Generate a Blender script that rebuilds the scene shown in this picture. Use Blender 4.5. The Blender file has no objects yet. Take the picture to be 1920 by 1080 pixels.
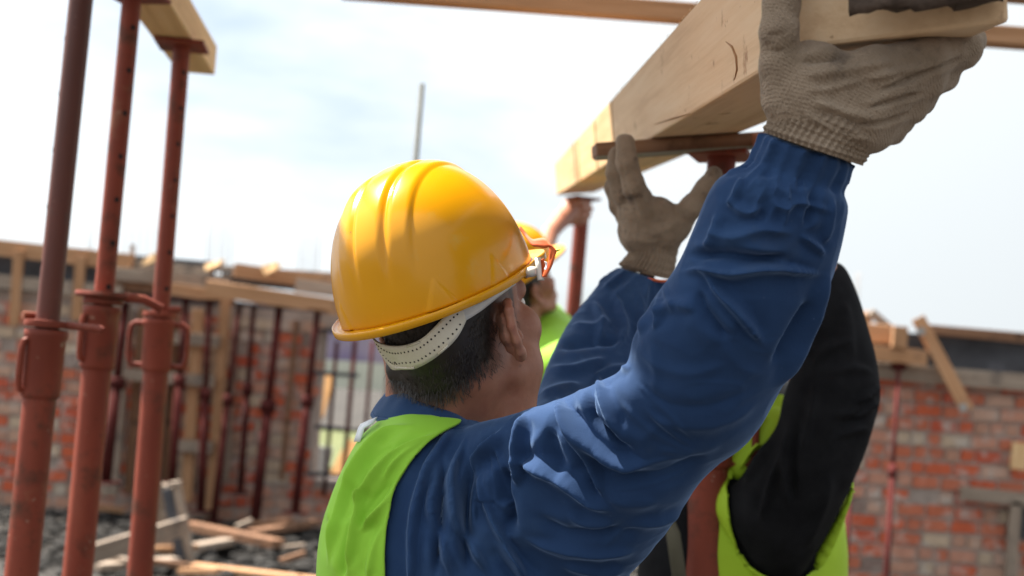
import bpy, bmesh, math, random
import numpy as np
from mathutils import Vector, Matrix
from mathutils.bvhtree import BVHTree

random.seed(7)
RNG = np.random.default_rng(7)
scene = bpy.context.scene
COL = scene.collection
PI = math.pi

# ------------------------------------------------------------------ camera
FPX = 2400.0                       # focal length in photograph pixels (1920 wide)
PITCH, ROLL = math.radians(3.58), math.radians(4.0)
CAM = np.array([0.0, 0.0, 1.5])
FWD = np.array([0, math.cos(PITCH), math.sin(PITCH)])
UP0 = np.array([0, -math.sin(PITCH), math.cos(PITCH)])
RGT = math.cos(ROLL) * np.array([1.0, 0, 0]) + math.sin(ROLL) * UP0
UPV = -math.sin(ROLL) * np.array([1.0, 0, 0]) + math.cos(ROLL) * UP0
cam_data = bpy.data.cameras.new('camera')
cam = bpy.data.objects.new('camera', cam_data)
COL.objects.link(cam)
mw = Matrix.Identity(4)
for i in range(3):
    mw[i][0], mw[i][1], mw[i][2], mw[i][3] = RGT[i], UPV[i], -FWD[i], CAM[i]
cam.matrix_world = mw
cam_data.sensor_width = 36
cam_data.lens = FPX / 1920 * 36
cam_data.clip_start, cam_data.clip_end = 0.05, 2000
cam_data.dof.use_dof = True
cam_data.dof.focus_distance = 1.38
cam_data.dof.aperture_fstop = 4.5
cam_data.dof.aperture_blades = 8
scene.camera = cam

# ------------------------------------------------------------------ light
SUN = np.array([-0.45, 0.19, 0.86]); SUN /= np.linalg.norm(SUN)
SUN_EL = math.asin(SUN[2]); SUN_AZ = math.atan2(SUN[0], SUN[1])
world = bpy.data.worlds.new('World'); scene.world = world
world.use_nodes = True
wt = world.node_tree; wt.nodes.clear()
def wn(t, **k):
    n = wt.nodes.new(t)
    for a, b in k.items(): setattr(n, a, b)
    return n
sky = wn('ShaderNodeTexSky', sky_type='NISHITA', sun_disc=False, sun_elevation=SUN_EL, sun_rotation=SUN_AZ,
         air_density=1.0, dust_density=1.6, ozone_density=1.0)
bg_sky = wn('ShaderNodeBackground'); bg_sky.inputs['Strength'].default_value = 0.052
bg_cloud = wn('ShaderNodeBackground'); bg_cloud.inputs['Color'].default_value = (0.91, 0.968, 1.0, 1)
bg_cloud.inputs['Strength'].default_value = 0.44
tc = wn('ShaderNodeTexCoord'); mp = wn('ShaderNodeMapping'); mp.inputs['Scale'].default_value = (1.0, 1.0, 3.2)
mp.inputs['Location'].default_value = (0.3, 0.1, 0.35)
nz = wn('ShaderNodeTexNoise'); nz.inputs['Scale'].default_value = 2.6; nz.inputs['Detail'].default_value = 6
nz.inputs['Roughness'].default_value = 0.5
cr = wn('ShaderNodeValToRGB'); cr.color_ramp.elements[0].position = 0.20; cr.color_ramp.elements[1].position = 0.45
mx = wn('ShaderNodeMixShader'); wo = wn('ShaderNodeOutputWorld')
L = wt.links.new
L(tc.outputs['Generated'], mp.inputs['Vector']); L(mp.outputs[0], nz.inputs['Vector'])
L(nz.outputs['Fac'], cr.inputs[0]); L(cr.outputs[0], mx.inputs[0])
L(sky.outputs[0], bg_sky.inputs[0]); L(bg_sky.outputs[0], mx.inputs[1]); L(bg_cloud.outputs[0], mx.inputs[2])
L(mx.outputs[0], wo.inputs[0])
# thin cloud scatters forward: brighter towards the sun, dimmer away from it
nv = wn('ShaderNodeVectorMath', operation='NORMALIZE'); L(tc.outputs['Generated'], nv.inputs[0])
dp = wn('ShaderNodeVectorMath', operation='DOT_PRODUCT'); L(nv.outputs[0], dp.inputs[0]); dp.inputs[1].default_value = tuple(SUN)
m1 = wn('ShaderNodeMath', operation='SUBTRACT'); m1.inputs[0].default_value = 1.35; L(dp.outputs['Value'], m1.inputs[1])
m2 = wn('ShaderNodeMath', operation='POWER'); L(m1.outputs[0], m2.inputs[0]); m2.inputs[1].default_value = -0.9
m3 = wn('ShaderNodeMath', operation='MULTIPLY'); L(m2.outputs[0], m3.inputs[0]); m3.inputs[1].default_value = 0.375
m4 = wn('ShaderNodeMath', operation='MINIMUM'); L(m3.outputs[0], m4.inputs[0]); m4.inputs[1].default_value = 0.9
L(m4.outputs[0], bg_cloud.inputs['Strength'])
sun_data = bpy.data.lights.new('sun', 'SUN'); sun_data.energy = 5.0; sun_data.angle = math.radians(0.5)
sun_data.color = (1.0, 0.94, 0.84)
sun = bpy.data.objects.new('sun', sun_data); COL.objects.link(sun)
sun.location = (-6, 4, 12)
sun.rotation_euler = Vector(SUN).to_track_quat('Z', 'Y').to_euler()
vs = scene.view_settings
vs.view_transform = 'Standard'; vs.look = 'None'; vs.gamma = 1.0; vs.use_curve_mapping = False
vs.exposure = 1.65
scene.render.engine = 'CYCLES'
scene.cycles.max_bounces = 6
scene.cycles.use_denoising = True

# ------------------------------------------------------------------ helpers: geometry
def P(x, y, d):
    """point seen at photograph pixel (x, y) at depth d along the optical axis"""
    return CAM + d * (FWD + RGT * ((x - 960) / FPX) - UPV * ((y - 540) / FPX))
def ray(x, y): return FWD + RGT * ((x - 960) / FPX) - UPV * ((y - 540) / FPX)
def W(x, y, Y):
    r = ray(x, y); return CAM + r * (Y / r[1])
def Z(x, y, z):
    r = ray(x, y); return CAM + r * ((z - CAM[2]) / r[2])
def proj(p):
    q = np.asarray(p) - CAM; d = q @ FWD
    return np.stack([960 + FPX * (q @ RGT) / d, 540 - FPX * (q @ UPV) / d], -1)

def new_mesh(name, verts, faces, smooth=True):
    me = bpy.data.meshes.new(name)
    if len(faces) > 20000 and all(len(f) == 4 for f in faces):
        V_ = np.asarray(verts, np.float32); F_ = np.asarray(faces, np.int32)
        me.vertices.add(len(V_)); me.vertices.foreach_set('co', V_.ravel())
        me.loops.add(F_.size); me.loops.foreach_set('vertex_index', F_.ravel())
        me.polygons.add(len(F_)); me.polygons.foreach_set('loop_start', np.arange(0, F_.size, 4, dtype=np.int32))
        me.update(calc_edges=True); me.validate()
    else:
        me.from_pydata([tuple(map(float, v)) for v in verts], [], [tuple(map(int, f)) for f in faces])
    if smooth: me.polygons.foreach_set('use_smooth', [True] * len(me.polygons))
    me.update()
    return me
def link(name, me, m=None, parent=None):
    o = bpy.data.objects.new(name, me); COL.objects.link(o)
    if m is not None: me.materials.clear(); me.materials.append(m)
    if parent is not None:
        o.parent = parent
        o.matrix_parent_inverse = parent_world(parent).inverted()
    return o
def parent_world(p):
    m = p.matrix_basis.copy()
    while p.parent is not None:
        m = p.parent.matrix_basis @ p.matrix_parent_inverse @ m if False else (p.parent.matrix_basis @ (p.matrix_parent_inverse @ m))
        p = p.parent
    return m
def tag(o, label=None, cat=None, group=None, kind=None):
    if label: o['label'] = label
    if cat: o['category'] = cat
    if group: o['group'] = group
    if kind: o['kind'] = kind
    return o
def empty(name, loc, label, cat, group=None):
    o = bpy.data.objects.new(name, None); COL.objects.link(o)
    o.empty_display_size = 0.1
    o.location = tuple(map(float, loc))
    return tag(o, label, cat, group)

class MB:
    """collects shapes into one mesh"""
    def __init__(s): s.v = []; s.f = []
    def add(s, v, f):
        n = len(s.v); s.v.extend([tuple(map(float, a)) for a in v]); s.f.extend([tuple(i + n for i in g) for g in f]); return s
    def box(s, c, size, R=None, jit=0):
        c = np.array(c, float); h = np.array(size, float) / 2
        pts = np.array([[x, y, z] for x in (-1, 1) for y in (-1, 1) for z in (-1, 1)]) * h
        if jit: pts = pts + RNG.normal(size=pts.shape) * jit
        if R is not None: pts = pts @ np.array(R).T
        return s.add(pts + c, [(0, 1, 3, 2), (4, 6, 7, 5), (0, 4, 5, 1), (2, 3, 7, 6), (0, 2, 6, 4), (1, 5, 7, 3)])
    def tube(s, pts, r, n=16, cap=True):
        pts = [np.array(p, float) for p in pts]; rs = r if hasattr(r, '__len__') else [r] * len(pts)
        rings = []; prev = None
        for i, p in enumerate(pts):
            t = pts[min(i + 1, len(pts) - 1)] - pts[max(i - 1, 0)]; t = t / (np.linalg.norm(t) + 1e-12)
            if prev is None:
                a = np.cross(t, [0, 0, 1.0] if abs(t[2]) < .9 else [1.0, 0, 0]); a /= np.linalg.norm(a)
            else:
                a = prev - t * (prev @ t); a /= np.linalg.norm(a)
            prev = a; b = np.cross(t, a)
            rings.append([p + rs[i] * (a * math.cos(k * 2 * PI / n) + b * math.sin(k * 2 * PI / n)) for k in range(n)])
        v = [q for g in rings for q in g]; f = []
        for i in range(len(rings) - 1):
            for k in range(n):
                k2 = (k + 1) % n
                f.append((i * n + k, i * n + k2, (i + 1) * n + k2, (i + 1) * n + k))
        if cap:
            f.append(tuple(reversed(range(n)))); f.append(tuple((len(rings) - 1) * n + k for k in range(n)))
        return s.add(v, f)
    def lathe(s, prof, c=(0, 0, 0), n=24):
        c = np.array(c, float)
        v = [c + np.array([r * math.cos(k * 2 * PI / n), r * math.sin(k * 2 * PI / n), z]) for r, z in prof for k in range(n)]
        f = []
        for i in range(len(prof) - 1):
            for k in range(n):
                k2 = (k + 1) % n
                f.append((i * n + k, i * n + k2, (i + 1) * n + k2, (i + 1) * n + k))
        return s.add(v, f)
    def mesh(s, name, smooth=False, angle=None):
        me = new_mesh(name, s.v, s.f, smooth)
        if angle is not None:
            me.polygons.foreach_set('use_smooth', [True] * len(me.polygons))
            me.set_sharp_from_angle(angle=angle)
        return me
    def build(s, name, m, parent=None, smooth=False, bevel=0.0, angle=None):
        o = link(name, s.mesh(name, smooth, angle), m, parent)
        if bevel:
            b = o.modifiers.new('b', 'BEVEL'); b.width = bevel; b.segments = 2; b.limit_method = 'ANGLE'
        return o

def arr(me):
    v = np.empty(len(me.vertices) * 3); me.vertices.foreach_get('co', v)
    return v.reshape(-1, 3)
def quads(me):
    return [tuple(p.vertices) for p in me.polygons]
def smoothstep(a, b, x):
    t = np.clip((x - a) / (b - a), 0, 1); return t * t * (3 - 2 * t)
def tris_of(faces):
    if all(len(f) == 4 for f in faces):
        q = np.array(faces); return np.concatenate([q[:, [0, 1, 2]], q[:, [0, 2, 3]]])
    t = []
    for f in faces:
        for i in range(1, len(f) - 1): t.append((f[0], f[i], f[i + 1]))
    return np.array(t)
def scatter(n, idx, val):
    return np.stack([np.bincount(idx, val[:, k], n) for k in range(val.shape[1])], 1)
def vnormals(v, faces):
    t = tris_of(faces)
    n = np.cross(v[t[:, 1]] - v[t[:, 0]], v[t[:, 2]] - v[t[:, 0]])
    out = sum(scatter(len(v), t[:, k], n) for k in range(3))
    return out / (np.linalg.norm(out, axis=1, keepdims=True) + 1e-12)
def edges_of(faces):
    if all(len(f) == 4 for f in faces):
        q = np.array(faces); e = np.concatenate([q[:, [i, (i + 1) % 4]] for i in range(4)])
    else: e = np.array([(f[i], f[(i + 1) % len(f)]) for f in faces for i in range(len(f))])
    e.sort(axis=1); k = np.unique(e[:, 0].astype(np.int64) * 10000000 + e[:, 1]); return np.stack([k // 10000000, k % 10000000], 1)
def relax(v, faces, it, lam=0.5, w=None):
    e = edges_of(faces); cnt = np.bincount(e.ravel(), minlength=len(v)).astype(float); cnt[cnt == 0] = 1
    v = v.copy()
    for _ in range(it):
        s = scatter(len(v), e[:, 0], v[e[:, 1]]) + scatter(len(v), e[:, 1], v[e[:, 0]])
        d = (s / cnt[:, None] - v) * lam
        v += d if w is None else d * w[:, None]
    return v
def vnoise(p, scale, seed=0):
    """value noise in -1..1"""
    q = np.asarray(p) * scale + 37.7 + seed * 11.3; i = np.floor(q).astype(np.int64); u = q - i; u = u * u * (3 - 2 * u)
    def h(a):
        n = (a[:, 0] * 73856093) ^ (a[:, 1] * 19349663) ^ (a[:, 2] * 83492791) ^ (seed * 2654435761 & 0xffff)
        n = (n ^ (n >> 13)) * 1274126177 & 0x7fffffff
        return (n % 10007) / 5003.5 - 1
    r = 0
    for dx in (0, 1):
        for dy in (0, 1):
            for dz in (0, 1):
                w = (u[:, 0] if dx else 1 - u[:, 0]) * (u[:, 1] if dy else 1 - u[:, 1]) * (u[:, 2] if dz else 1 - u[:, 2])
                r = r + w * h(i + np.array([dx, dy, dz]))
    return r

# ------------------------------------------------------------------ helpers: smooth-union bodies
def cone(a, b, ra, rb=None): return ('c', np.array(a, float), np.array(b, float), ra, ra if rb is None else rb)
def ball(c, r): return cone(c, c, r)
def ell(c, r, R=None): return ('e', np.array(c, float), np.array(r, float), np.eye(3) if R is None else np.array(R), 0)
def chain(pts, rs): return [cone(pts[i], pts[i + 1], rs[i], rs[i + 1]) for i in range(len(pts) - 1)]
def xform(prims, M, o):
    out = []
    for p in prims:
        if p[0] == 'c': out.append(('c', M @ p[1] + o, M @ p[2] + o, p[3], p[4]) + p[5:])
        else: out.append(('e', M @ p[1] + o, p[2], M @ p[3], 0) + p[5:])
    return out
def body_mesh(prims, h, k):
    lo = np.full(3, 1e9); hi = -lo; bx = []
    for p in prims:
        if p[0] == 'c': r = max(p[3], p[4]); a = np.minimum(p[1], p[2]) - r; b = np.maximum(p[1], p[2]) + r
        else: r = p[2].max(); a = p[1] - r; b = p[1] + r
        bx.append((a, b)); lo = np.minimum(lo, a); hi = np.maximum(hi, b)
    lo -= 3 * h + k; hi += 3 * h + k
    n = np.ceil((hi - lo) / h).astype(int) + 1
    ax = [lo[i] + h * np.arange(n[i]) for i in range(3)]
    f = np.full(n, 1.0, np.float32)
    for p, (a, b) in zip(prims, bx):
        kk = p[5] if len(p) > 5 else k
        m = 1.5 * k + 3 * h
        i0 = np.maximum(((a - m - lo) / h).astype(int), 0); i1 = np.minimum(((b + m - lo) / h).astype(int) + 2, n)
        sl = tuple(slice(i0[i], i1[i]) for i in range(3))
        X = np.stack(np.meshgrid(ax[0][sl[0]], ax[1][sl[1]], ax[2][sl[2]], indexing='ij'), -1)
        if p[0] == 'c':
            ab = p[2] - p[1]; L2 = ab @ ab; w = X - p[1]
            t = np.clip((w @ ab) / L2, 0, 1) if L2 > 1e-12 else np.zeros(X.shape[:3])
            d = np.linalg.norm(w - t[..., None] * ab, axis=-1) - (p[3] + t * (p[4] - p[3]))
        else:
            q = (X - p[1]) @ p[3]; k0 = np.linalg.norm(q / p[2], axis=-1); k1 = np.linalg.norm(q / p[2] ** 2, axis=-1) + 1e-9
            d = k0 * (k0 - 1) / k1
        g = f[sl]; hh = np.clip(0.5 + 0.5 * (g - d) / kk, 0, 1)
        f[sl] = g + (d - g) * hh - kk * hh * (1 - hh)
    s = f < 0
    c = [(0,0,0),(1,0,0),(0,1,0),(1,1,0),(0,0,1),(1,0,1),(0,1,1),(1,1,1)]
    sh = lambda A, d: A[d[0]:A.shape[0]-1+d[0], d[1]:A.shape[1]-1+d[1], d[2]:A.shape[2]-1+d[2]]
    cnt = sum(sh(s, d).astype(np.int8) for d in c)
    cell = np.argwhere((cnt > 0) & (cnt < 8)); idx = -np.ones(cnt.shape, np.int64); idx[tuple(cell.T)] = np.arange(len(cell))
    vals = [f[cell[:,0]+d[0], cell[:,1]+d[1], cell[:,2]+d[2]] for d in c]
    acc = np.zeros((len(cell), 3)); num = np.zeros(len(cell))
    for a in range(8):
        for b in range(a + 1, 8):
            if sum(abs(c[a][i] - c[b][i]) for i in range(3)) != 1: continue
            va, vb = vals[a], vals[b]; mk = (va < 0) != (vb < 0)
            t = np.where(mk, va / np.where(va == vb, 1, va - vb), 0)
            pt = np.array(c[a]) + t[:, None] * (np.array(c[b]) - np.array(c[a]))
            acc += pt * mk[:, None]; num += mk
    V = lo + h * (cell + acc / num[:, None])
    F = []
    for axn in range(3):
        d = [0, 0, 0]; d[axn] = 1
        A = s[:s.shape[0]-d[0], :s.shape[1]-d[1], :s.shape[2]-d[2]]; B = s[d[0]:, d[1]:, d[2]:]
        e = np.argwhere(A != B); u, v = [(1, 2), (2, 0), (0, 1)][axn]
        e = e[(e[:, u] > 0) & (e[:, v] > 0)]
        du = np.zeros(3, int); du[u] = 1; dv = np.zeros(3, int); dv[v] = 1
        q = [idx[tuple((e - x).T)] for x in (du + dv, dv, 0 * du, du)]
        q = np.stack(q, 1); fl = A[tuple(e.T)]
        q[~fl] = q[~fl][:, ::-1]
        F.append(q)
    return V, [tuple(x) for x in np.concatenate(F).tolist()]

def spline(rows, n):
    """Catmull-Rom through rows, n samples per span"""
    r = np.array(rows, float); out = []
    for i in range(len(r) - 1):
        p0, p1, p2, p3 = r[max(i - 1, 0)], r[i], r[i + 1], r[min(i + 2, len(r) - 1)]
        for t in np.linspace(0, 1, n, endpoint=False):
            out.append(.5 * ((2 * p1) + (-p0 + p2) * t + (2 * p0 - 5 * p1 + 4 * p2 - p3) * t * t + (-p0 + 3 * p1 - 3 * p2 + p3) * t ** 3))
    out.append(r[-1]); return np.array(out)
def loft(stations, nu=64, n=8, disp=None, caps=True, e=2.0):
    """stations: (xl, yl, xr, yr, depth, half thickness): a closed sleeve whose outline passes the two pixels"""
    S = spline(stations, n); V = []; ph = np.arange(nu) * 2 * PI / nu
    cs = np.sign(np.cos(ph)) * np.abs(np.cos(ph)) ** (2 / e); sn = np.sign(np.sin(ph)) * np.abs(np.sin(ph)) ** (2 / e)
    for i, (xl, yl, xr, yr, d, t) in enumerate(S):
        a, b = P(xl, yl, d), P(xr, yr, d); c = (a + b) / 2; e1 = (b - a) / 2
        e2 = ray((xl + xr) / 2, (yl + yr) / 2); e2 = e2 / np.linalg.norm(e2) * t
        k = np.ones(nu) if disp is None else 1 + disp(i / (len(S) - 1), ph)
        V.append(c + (cs * k)[:, None] * e1 + (sn * k)[:, None] * e2)
    F = []
    m = len(S)
    for i in range(m - 1):
        for k in range(nu):
            k2 = (k + 1) % nu
            F.append((i * nu + k, i * nu + k2, (i + 1) * nu + k2, (i + 1) * nu + k))
    if caps:
        F.append(tuple(range(nu))[::-1]); F.append(tuple((m - 1) * nu + k for k in range(nu)))
    V = np.concatenate(V)
    # outward orientation
    c0 = V[:nu].mean(0); f = F[0]
    nn = np.cross(V[f[1]] - V[f[0]], V[f[2]] - V[f[0]])
    if nn @ (V[f[0]] - c0) < 0: F = [g[::-1] for g in F]
    return V, F
def weld(parts, voxel, sub=0):
    """several closed lofts into one continuous surface"""
    mb = MB()
    for v, f in parts: mb.add(v, f)
    me = mb.mesh('weld'); o = bpy.data.objects.new('weld', me); COL.objects.link(o)
    md = o.modifiers.new('r', 'REMESH'); md.mode = 'VOXEL'; md.voxel_size = voxel; md.adaptivity = 0
    if sub: md = o.modifiers.new('s', 'SUBSURF'); md.levels = sub; md.render_levels = sub
    dg = bpy.context.evaluated_depsgraph_get(); m2 = bpy.data.meshes.new_from_object(o.evaluated_get(dg))
    v, f = arr(m2), quads(m2)
    bpy.data.objects.remove(o); bpy.data.meshes.remove(me); bpy.data.meshes.remove(m2)
    return v, f
def refine(v, f):
    me = new_mesh('refine', v, f); o = bpy.data.objects.new('refine', me); COL.objects.link(o)
    md = o.modifiers.new('s', 'SUBSURF'); md.levels = md.render_levels = 1
    m2 = bpy.data.meshes.new_from_object(o.evaluated_get(bpy.context.evaluated_depsgraph_get()))
    v, f = arr(m2), quads(m2)
    bpy.data.objects.remove(o); bpy.data.meshes.remove(me); bpy.data.meshes.remove(m2)
    return v, f
def seg_dist(px, line):
    """distance of pixels to a polyline, position along it 0..1, and side"""
    line = np.array(line, float); best = np.full(len(px), 1e9); par = np.zeros(len(px)); side = np.zeros(len(px))
    L = np.r_[0, np.cumsum(np.linalg.norm(np.diff(line, axis=0), axis=1))]
    for i in range(len(line) - 1):
        a, b = line[i], line[i + 1]; ab = b - a
        t = np.clip(((px - a) @ ab) / (ab @ ab), 0, 1); q = px - (a + t[:, None] * ab)
        d = np.linalg.norm(q, axis=1); m = d < best
        best[m] = d[m]; par[m] = ((L[i] + t * (L[i + 1] - L[i])) / L[-1])[m]
        side[m] = np.sign(ab[0] * q[:, 1] - ab[1] * q[:, 0])[m]
    return best, par, side
def smooth_line(pts, n=6): return spline(pts, n)
def fold(v, nrm, folds, px=None, amp=1.0):
    """cloth folds: each is (pixel polyline, sigma px, height mm, skew, [end fade]) raised along the surface normal"""
    px = proj(v) if px is None else px
    vd = v - CAM; vd /= np.linalg.norm(vd, axis=1, keepdims=True)
    w = smoothstep(-0.05, 0.3, -(nrm * vd).sum(1))
    h = np.zeros(len(v))
    for line, sg, mm, sk in folds:
        ln = smooth_line(line); bb0, bb1 = ln.min(0) - 5 * sg, ln.max(0) + 5 * sg
        m = np.where(((px > bb0) & (px < bb1)).all(1) & (w > 0))[0]
        if not len(m): continue
        d, t, s = seg_dist(px[m], ln)
        sl = np.where(s > 0, sg * (1 + sk), sg * (1 - sk)) * .8
        fade = smoothstep(0, .22, t) * smoothstep(1, .78, t)
        sl = sl * (.35 + .65 * np.sin(PI * np.clip(t, .02, .98)) ** .6); q = d / sl
        g = .35 * np.exp(-(np.sqrt(q * q * 1.6 + .12) - .346)) + .65 * np.exp(-.5 * q * q) - .42 * np.exp(-.5 * (q / 2.6) ** 2)
        h[m] += mm * .001 * g * (0.04 + .96 * fade) * w[m]
    return v + nrm * (h * amp)[:, None]
def inpoly(px, poly):
    x, y = px[:, 0], px[:, 1]; r = np.zeros(len(px), bool); p = np.array(poly, float); j = len(p) - 1
    for i in range(len(p)):
        xi, yi = p[i]; xj, yj = p[j]
        c = ((yi > y) != (yj > y)) & (x < (xj - xi) * (y - yi) / (yj - yi + 1e-12) + xi)
        r ^= c; j = i
    return r
def bvh(v, f): return BVHTree.FromPolygons([tuple(a) for a in v], f)
def hit(tree, x, y, off=0.0, default=1.5):
    """point of a surface seen at pixel (x, y), off metres towards the camera"""
    r = ray(x, y); r = r / np.linalg.norm(r)
    p, n, i, d = tree.ray_cast(Vector(CAM), Vector(r))
    if p is None: return P(x, y, default)
    return np.array(p) - r * off
def ribbon(rows, thick):
    """rows of points (n rows of m points) -> closed sheet of the given thickness"""
    R_ = np.array(rows, float); n, m, _ = R_.shape
    fs = [(i * m + j, i * m + j + 1, (i + 1) * m + j + 1, (i + 1) * m + j) for i in range(n - 1) for j in range(m - 1)]
    v = R_.reshape(-1, 3); nn = vnormals(v, fs)
    V = np.concatenate([v + nn * thick / 2, v - nn * thick / 2]); N = n * m
    F = [f for f in fs] + [tuple(i + N for i in f[::-1]) for f in fs]
    rim = [j for j in range(m)] + [i * m + m - 1 for i in range(1, n)] + [(n - 1) * m + j for j in range(m - 2, -1, -1)] + [i * m for i in range(n - 2, 0, -1)]
    for a, b in zip(rim, rim[1:] + rim[:1]): F.append((b, a, a + N, b + N))
    return V, F
def euler_frame(yaw, pitch, roll):
    """x right, y forward, z up; yaw clockwise from above, pitch up, roll raises the right side (degrees)"""
    y, p, r = map(math.radians, (-yaw, pitch, -roll))
    Rz = np.array([[math.cos(y), -math.sin(y), 0], [math.sin(y), math.cos(y), 0], [0, 0, 1]])
    Rx = np.array([[1, 0, 0], [0, math.cos(p), -math.sin(p)], [0, math.sin(p), math.cos(p)]])
    Ry = np.array([[math.cos(r), 0, math.sin(r)], [0, 1, 0], [-math.sin(r), 0, math.cos(r)]])
    return Rz @ Rx @ Ry

# ------------------------------------------------------------------ helpers: materials
def surf(name, stops, scale=5.0, detail=5, stretch=(1, 1, 1), rough=0.6, rough_var=0.0, metal=0.0, bump=0.0, bump_scale=None,
         bump_stretch=None, bump_detail=4, dist=0.002, coat=0.0, sss=0.0, sheen=0.0, spots=None, random_tint=0.0, coords='Object', spec=0.5, sheen_tint=(1, 1, 1, 1)):
    m = bpy.data.materials.new(name); m.use_nodes = True; t = m.node_tree; b = t.nodes['Principled BSDF']; lk = t.links.new
    def nd(ty, **k):
        n = t.nodes.new(ty)
        for a, v in k.items(): setattr(n, a, v)
        return n
    co = nd('ShaderNodeTexCoord'); mp = nd('ShaderNodeMapping'); mp.inputs['Scale'].default_value = stretch
    lk(co.outputs[coords], mp.inputs['Vector'])
    oi = nd('ShaderNodeObjectInfo')
    off = nd('ShaderNodeVectorMath', operation='MULTIPLY'); off.inputs[1].default_value = (17.3, 9.1, 5.7)
    cx = nd('ShaderNodeCombineXYZ'); lk(oi.outputs['Random'], cx.inputs[0]); lk(oi.outputs['Random'], cx.inputs[1]); lk(oi.outputs['Random'], cx.inputs[2])
    lk(cx.outputs[0], off.inputs[0]); lk(off.outputs[0], mp.inputs['Location'])
    n1 = nd('ShaderNodeTexNoise'); n1.inputs['Scale'].default_value = scale; n1.inputs['Detail'].default_value = detail; n1.inputs['Roughness'].default_value = .6
    lk(mp.outputs[0], n1.inputs['Vector'])
    rp = nd('ShaderNodeValToRGB'); els = rp.color_ramp.elements
    while len(els) < len(stops): els.new(0.5)
    for e, (p, c) in zip(els, stops): e.position = p; e.color = (*c, 1)
    lk(n1.outputs['Fac'], rp.inputs[0]); last = rp.outputs[0]
    if spots:
        for (sc, lo, hi, colr) in spots:
            n2 = nd('ShaderNodeTexNoise'); n2.inputs['Scale'].default_value = sc; n2.inputs['Detail'].default_value = 6; n2.inputs['Roughness'].default_value = .65
            lk(mp.outputs[0] if stretch == (1, 1, 1) else co.outputs[coords], n2.inputs['Vector'])
            r2 = nd('ShaderNodeValToRGB'); r2.color_ramp.elements[0].position = lo; r2.color_ramp.elements[1].position = hi
            lk(n2.outputs['Fac'], r2.inputs[0])
            mi = nd('ShaderNodeMix', data_type='RGBA'); lk(r2.outputs[0], mi.inputs[0]); lk(last, mi.inputs[6]); mi.inputs[7].default_value = (*colr, 1)
            last = mi.outputs[2]
    if random_tint:
        hs = nd('ShaderNodeHueSaturation'); ma = nd('ShaderNodeMapRange'); ma.inputs[3].default_value = 1 - random_tint; ma.inputs[4].default_value = 1 + random_tint
        lk(oi.outputs['Random'], ma.inputs[0]); lk(ma.outputs[0], hs.inputs['Value']); lk(last, hs.inputs['Color']); last = hs.outputs[0]
    lk(last, b.inputs['Base Color'])
    b.inputs['Roughness'].default_value = rough; b.inputs['Metallic'].default_value = metal
    b.inputs['Specular IOR Level'].default_value = spec
    if rough_var:
        ma = nd('ShaderNodeMapRange'); ma.inputs[3].default_value = rough - rough_var; ma.inputs[4].default_value = rough + rough_var
        lk(n1.outputs['Fac'], ma.inputs[0]); lk(ma.outputs[0], b.inputs['Roughness'])
    if coat: b.inputs['Coat Weight'].default_value = coat; b.inputs['Coat Roughness'].default_value = 0.08
    if sss:
        b.inputs['Subsurface Weight'].default_value = sss; b.inputs['Subsurface Radius'].default_value = (1.0, .35, .2); b.inputs['Subsurface Scale'].default_value = .008
    if sheen: b.inputs['Sheen Weight'].default_value = sheen; b.inputs['Sheen Roughness'].default_value = .38; b.inputs['Sheen Tint'].default_value = sheen_tint
    if bump:
        m2 = nd('ShaderNodeMapping'); m2.inputs['Scale'].default_value = bump_stretch or stretch; lk(co.outputs[coords], m2.inputs['Vector'])
        n3 = nd('ShaderNodeTexNoise'); n3.inputs['Scale'].default_value = bump_scale or scale; n3.inputs['Detail'].default_value = bump_detail
        lk(m2.outputs[0], n3.inputs['Vector'])
        bp = nd('ShaderNodeBump'); bp.inputs['Strength'].default_value = bump; bp.inputs['Distance'].default_value = dist
        lk(n3.outputs['Fac'], bp.inputs['Height']); lk(bp.outputs[0], b.inputs['Normal'])
    return m

M = {}
def wood(name, a, b, c, **k):
    M[name] = surf(name, [(.25, a), (.5, b), (.75, c)], scale=3.2, detail=6, stretch=(.7, 14, 14), rough=.75, bump=.35, bump_scale=6,
                   bump_stretch=(1.2, 30, 30), dist=.002, random_tint=k.pop('random_tint', .1), spec=.3, **k)
wood('fresh_pine', (.52, .31, .145), (.66, .43, .22), (.72, .51, .29), spots=[(9, .62, .8, (.36, .17, .07))])
wood('sawn_pine', (.63, .41, .24), (.77, .54, .335), (.82, .61, .41), spots=[(14, .62, .72, (.30, .13, .06)), (60, .66, .74, (.33, .17, .09))])
wood('old_plank', (.16, .12, .09), (.26, .20, .155), (.34, .28, .22), spots=[(5, .55, .75, (.10, .08, .07))])
wood('brown_plank', (.12, .055, .028), (.2, .1, .055), (.27, .15, .085), spots=[(8, .55, .7, (.07, .035, .02))])
wood('orange_plank', (.26, .13, .06), (.38, .2, .1), (.44, .26, .15), spots=[(5, .6, .8, (.18, .1, .06))])
M['green_grey_wood'] = surf('green_grey_wood', [(.3, (.16, .15, .11)), (.7, (.30, .28, .21))], scale=4, stretch=(1, 10, 10), rough=.8, bump=.3, spots=[(20, .6, .7, (.1, .06, .035))])
M['bark'] = surf('bark', [(.3, (.03, .019, .014)), (.7, (.12, .08, .058))], scale=25, detail=8, rough=.9, bump=1.0, bump_scale=40, dist=.006)
M['red_paint'] = surf('red_paint', [(.3, (.16, .033, .020)), (.6, (.23, .048, .027)), (.8, (.27, .075, .044))], scale=7, detail=8, stretch=(1, 1, .35), rough=.62, rough_var=.12, spec=.25,
                      bump=.4, bump_scale=60, dist=.002, spots=[(9, .54, .66, (.085, .033, .02)), (5, .6, .72, (.24, .10, .055)), (45, .65, .70, (.30, .18, .13)), (70, .66, .71, (.035, .02, .016))])
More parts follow.
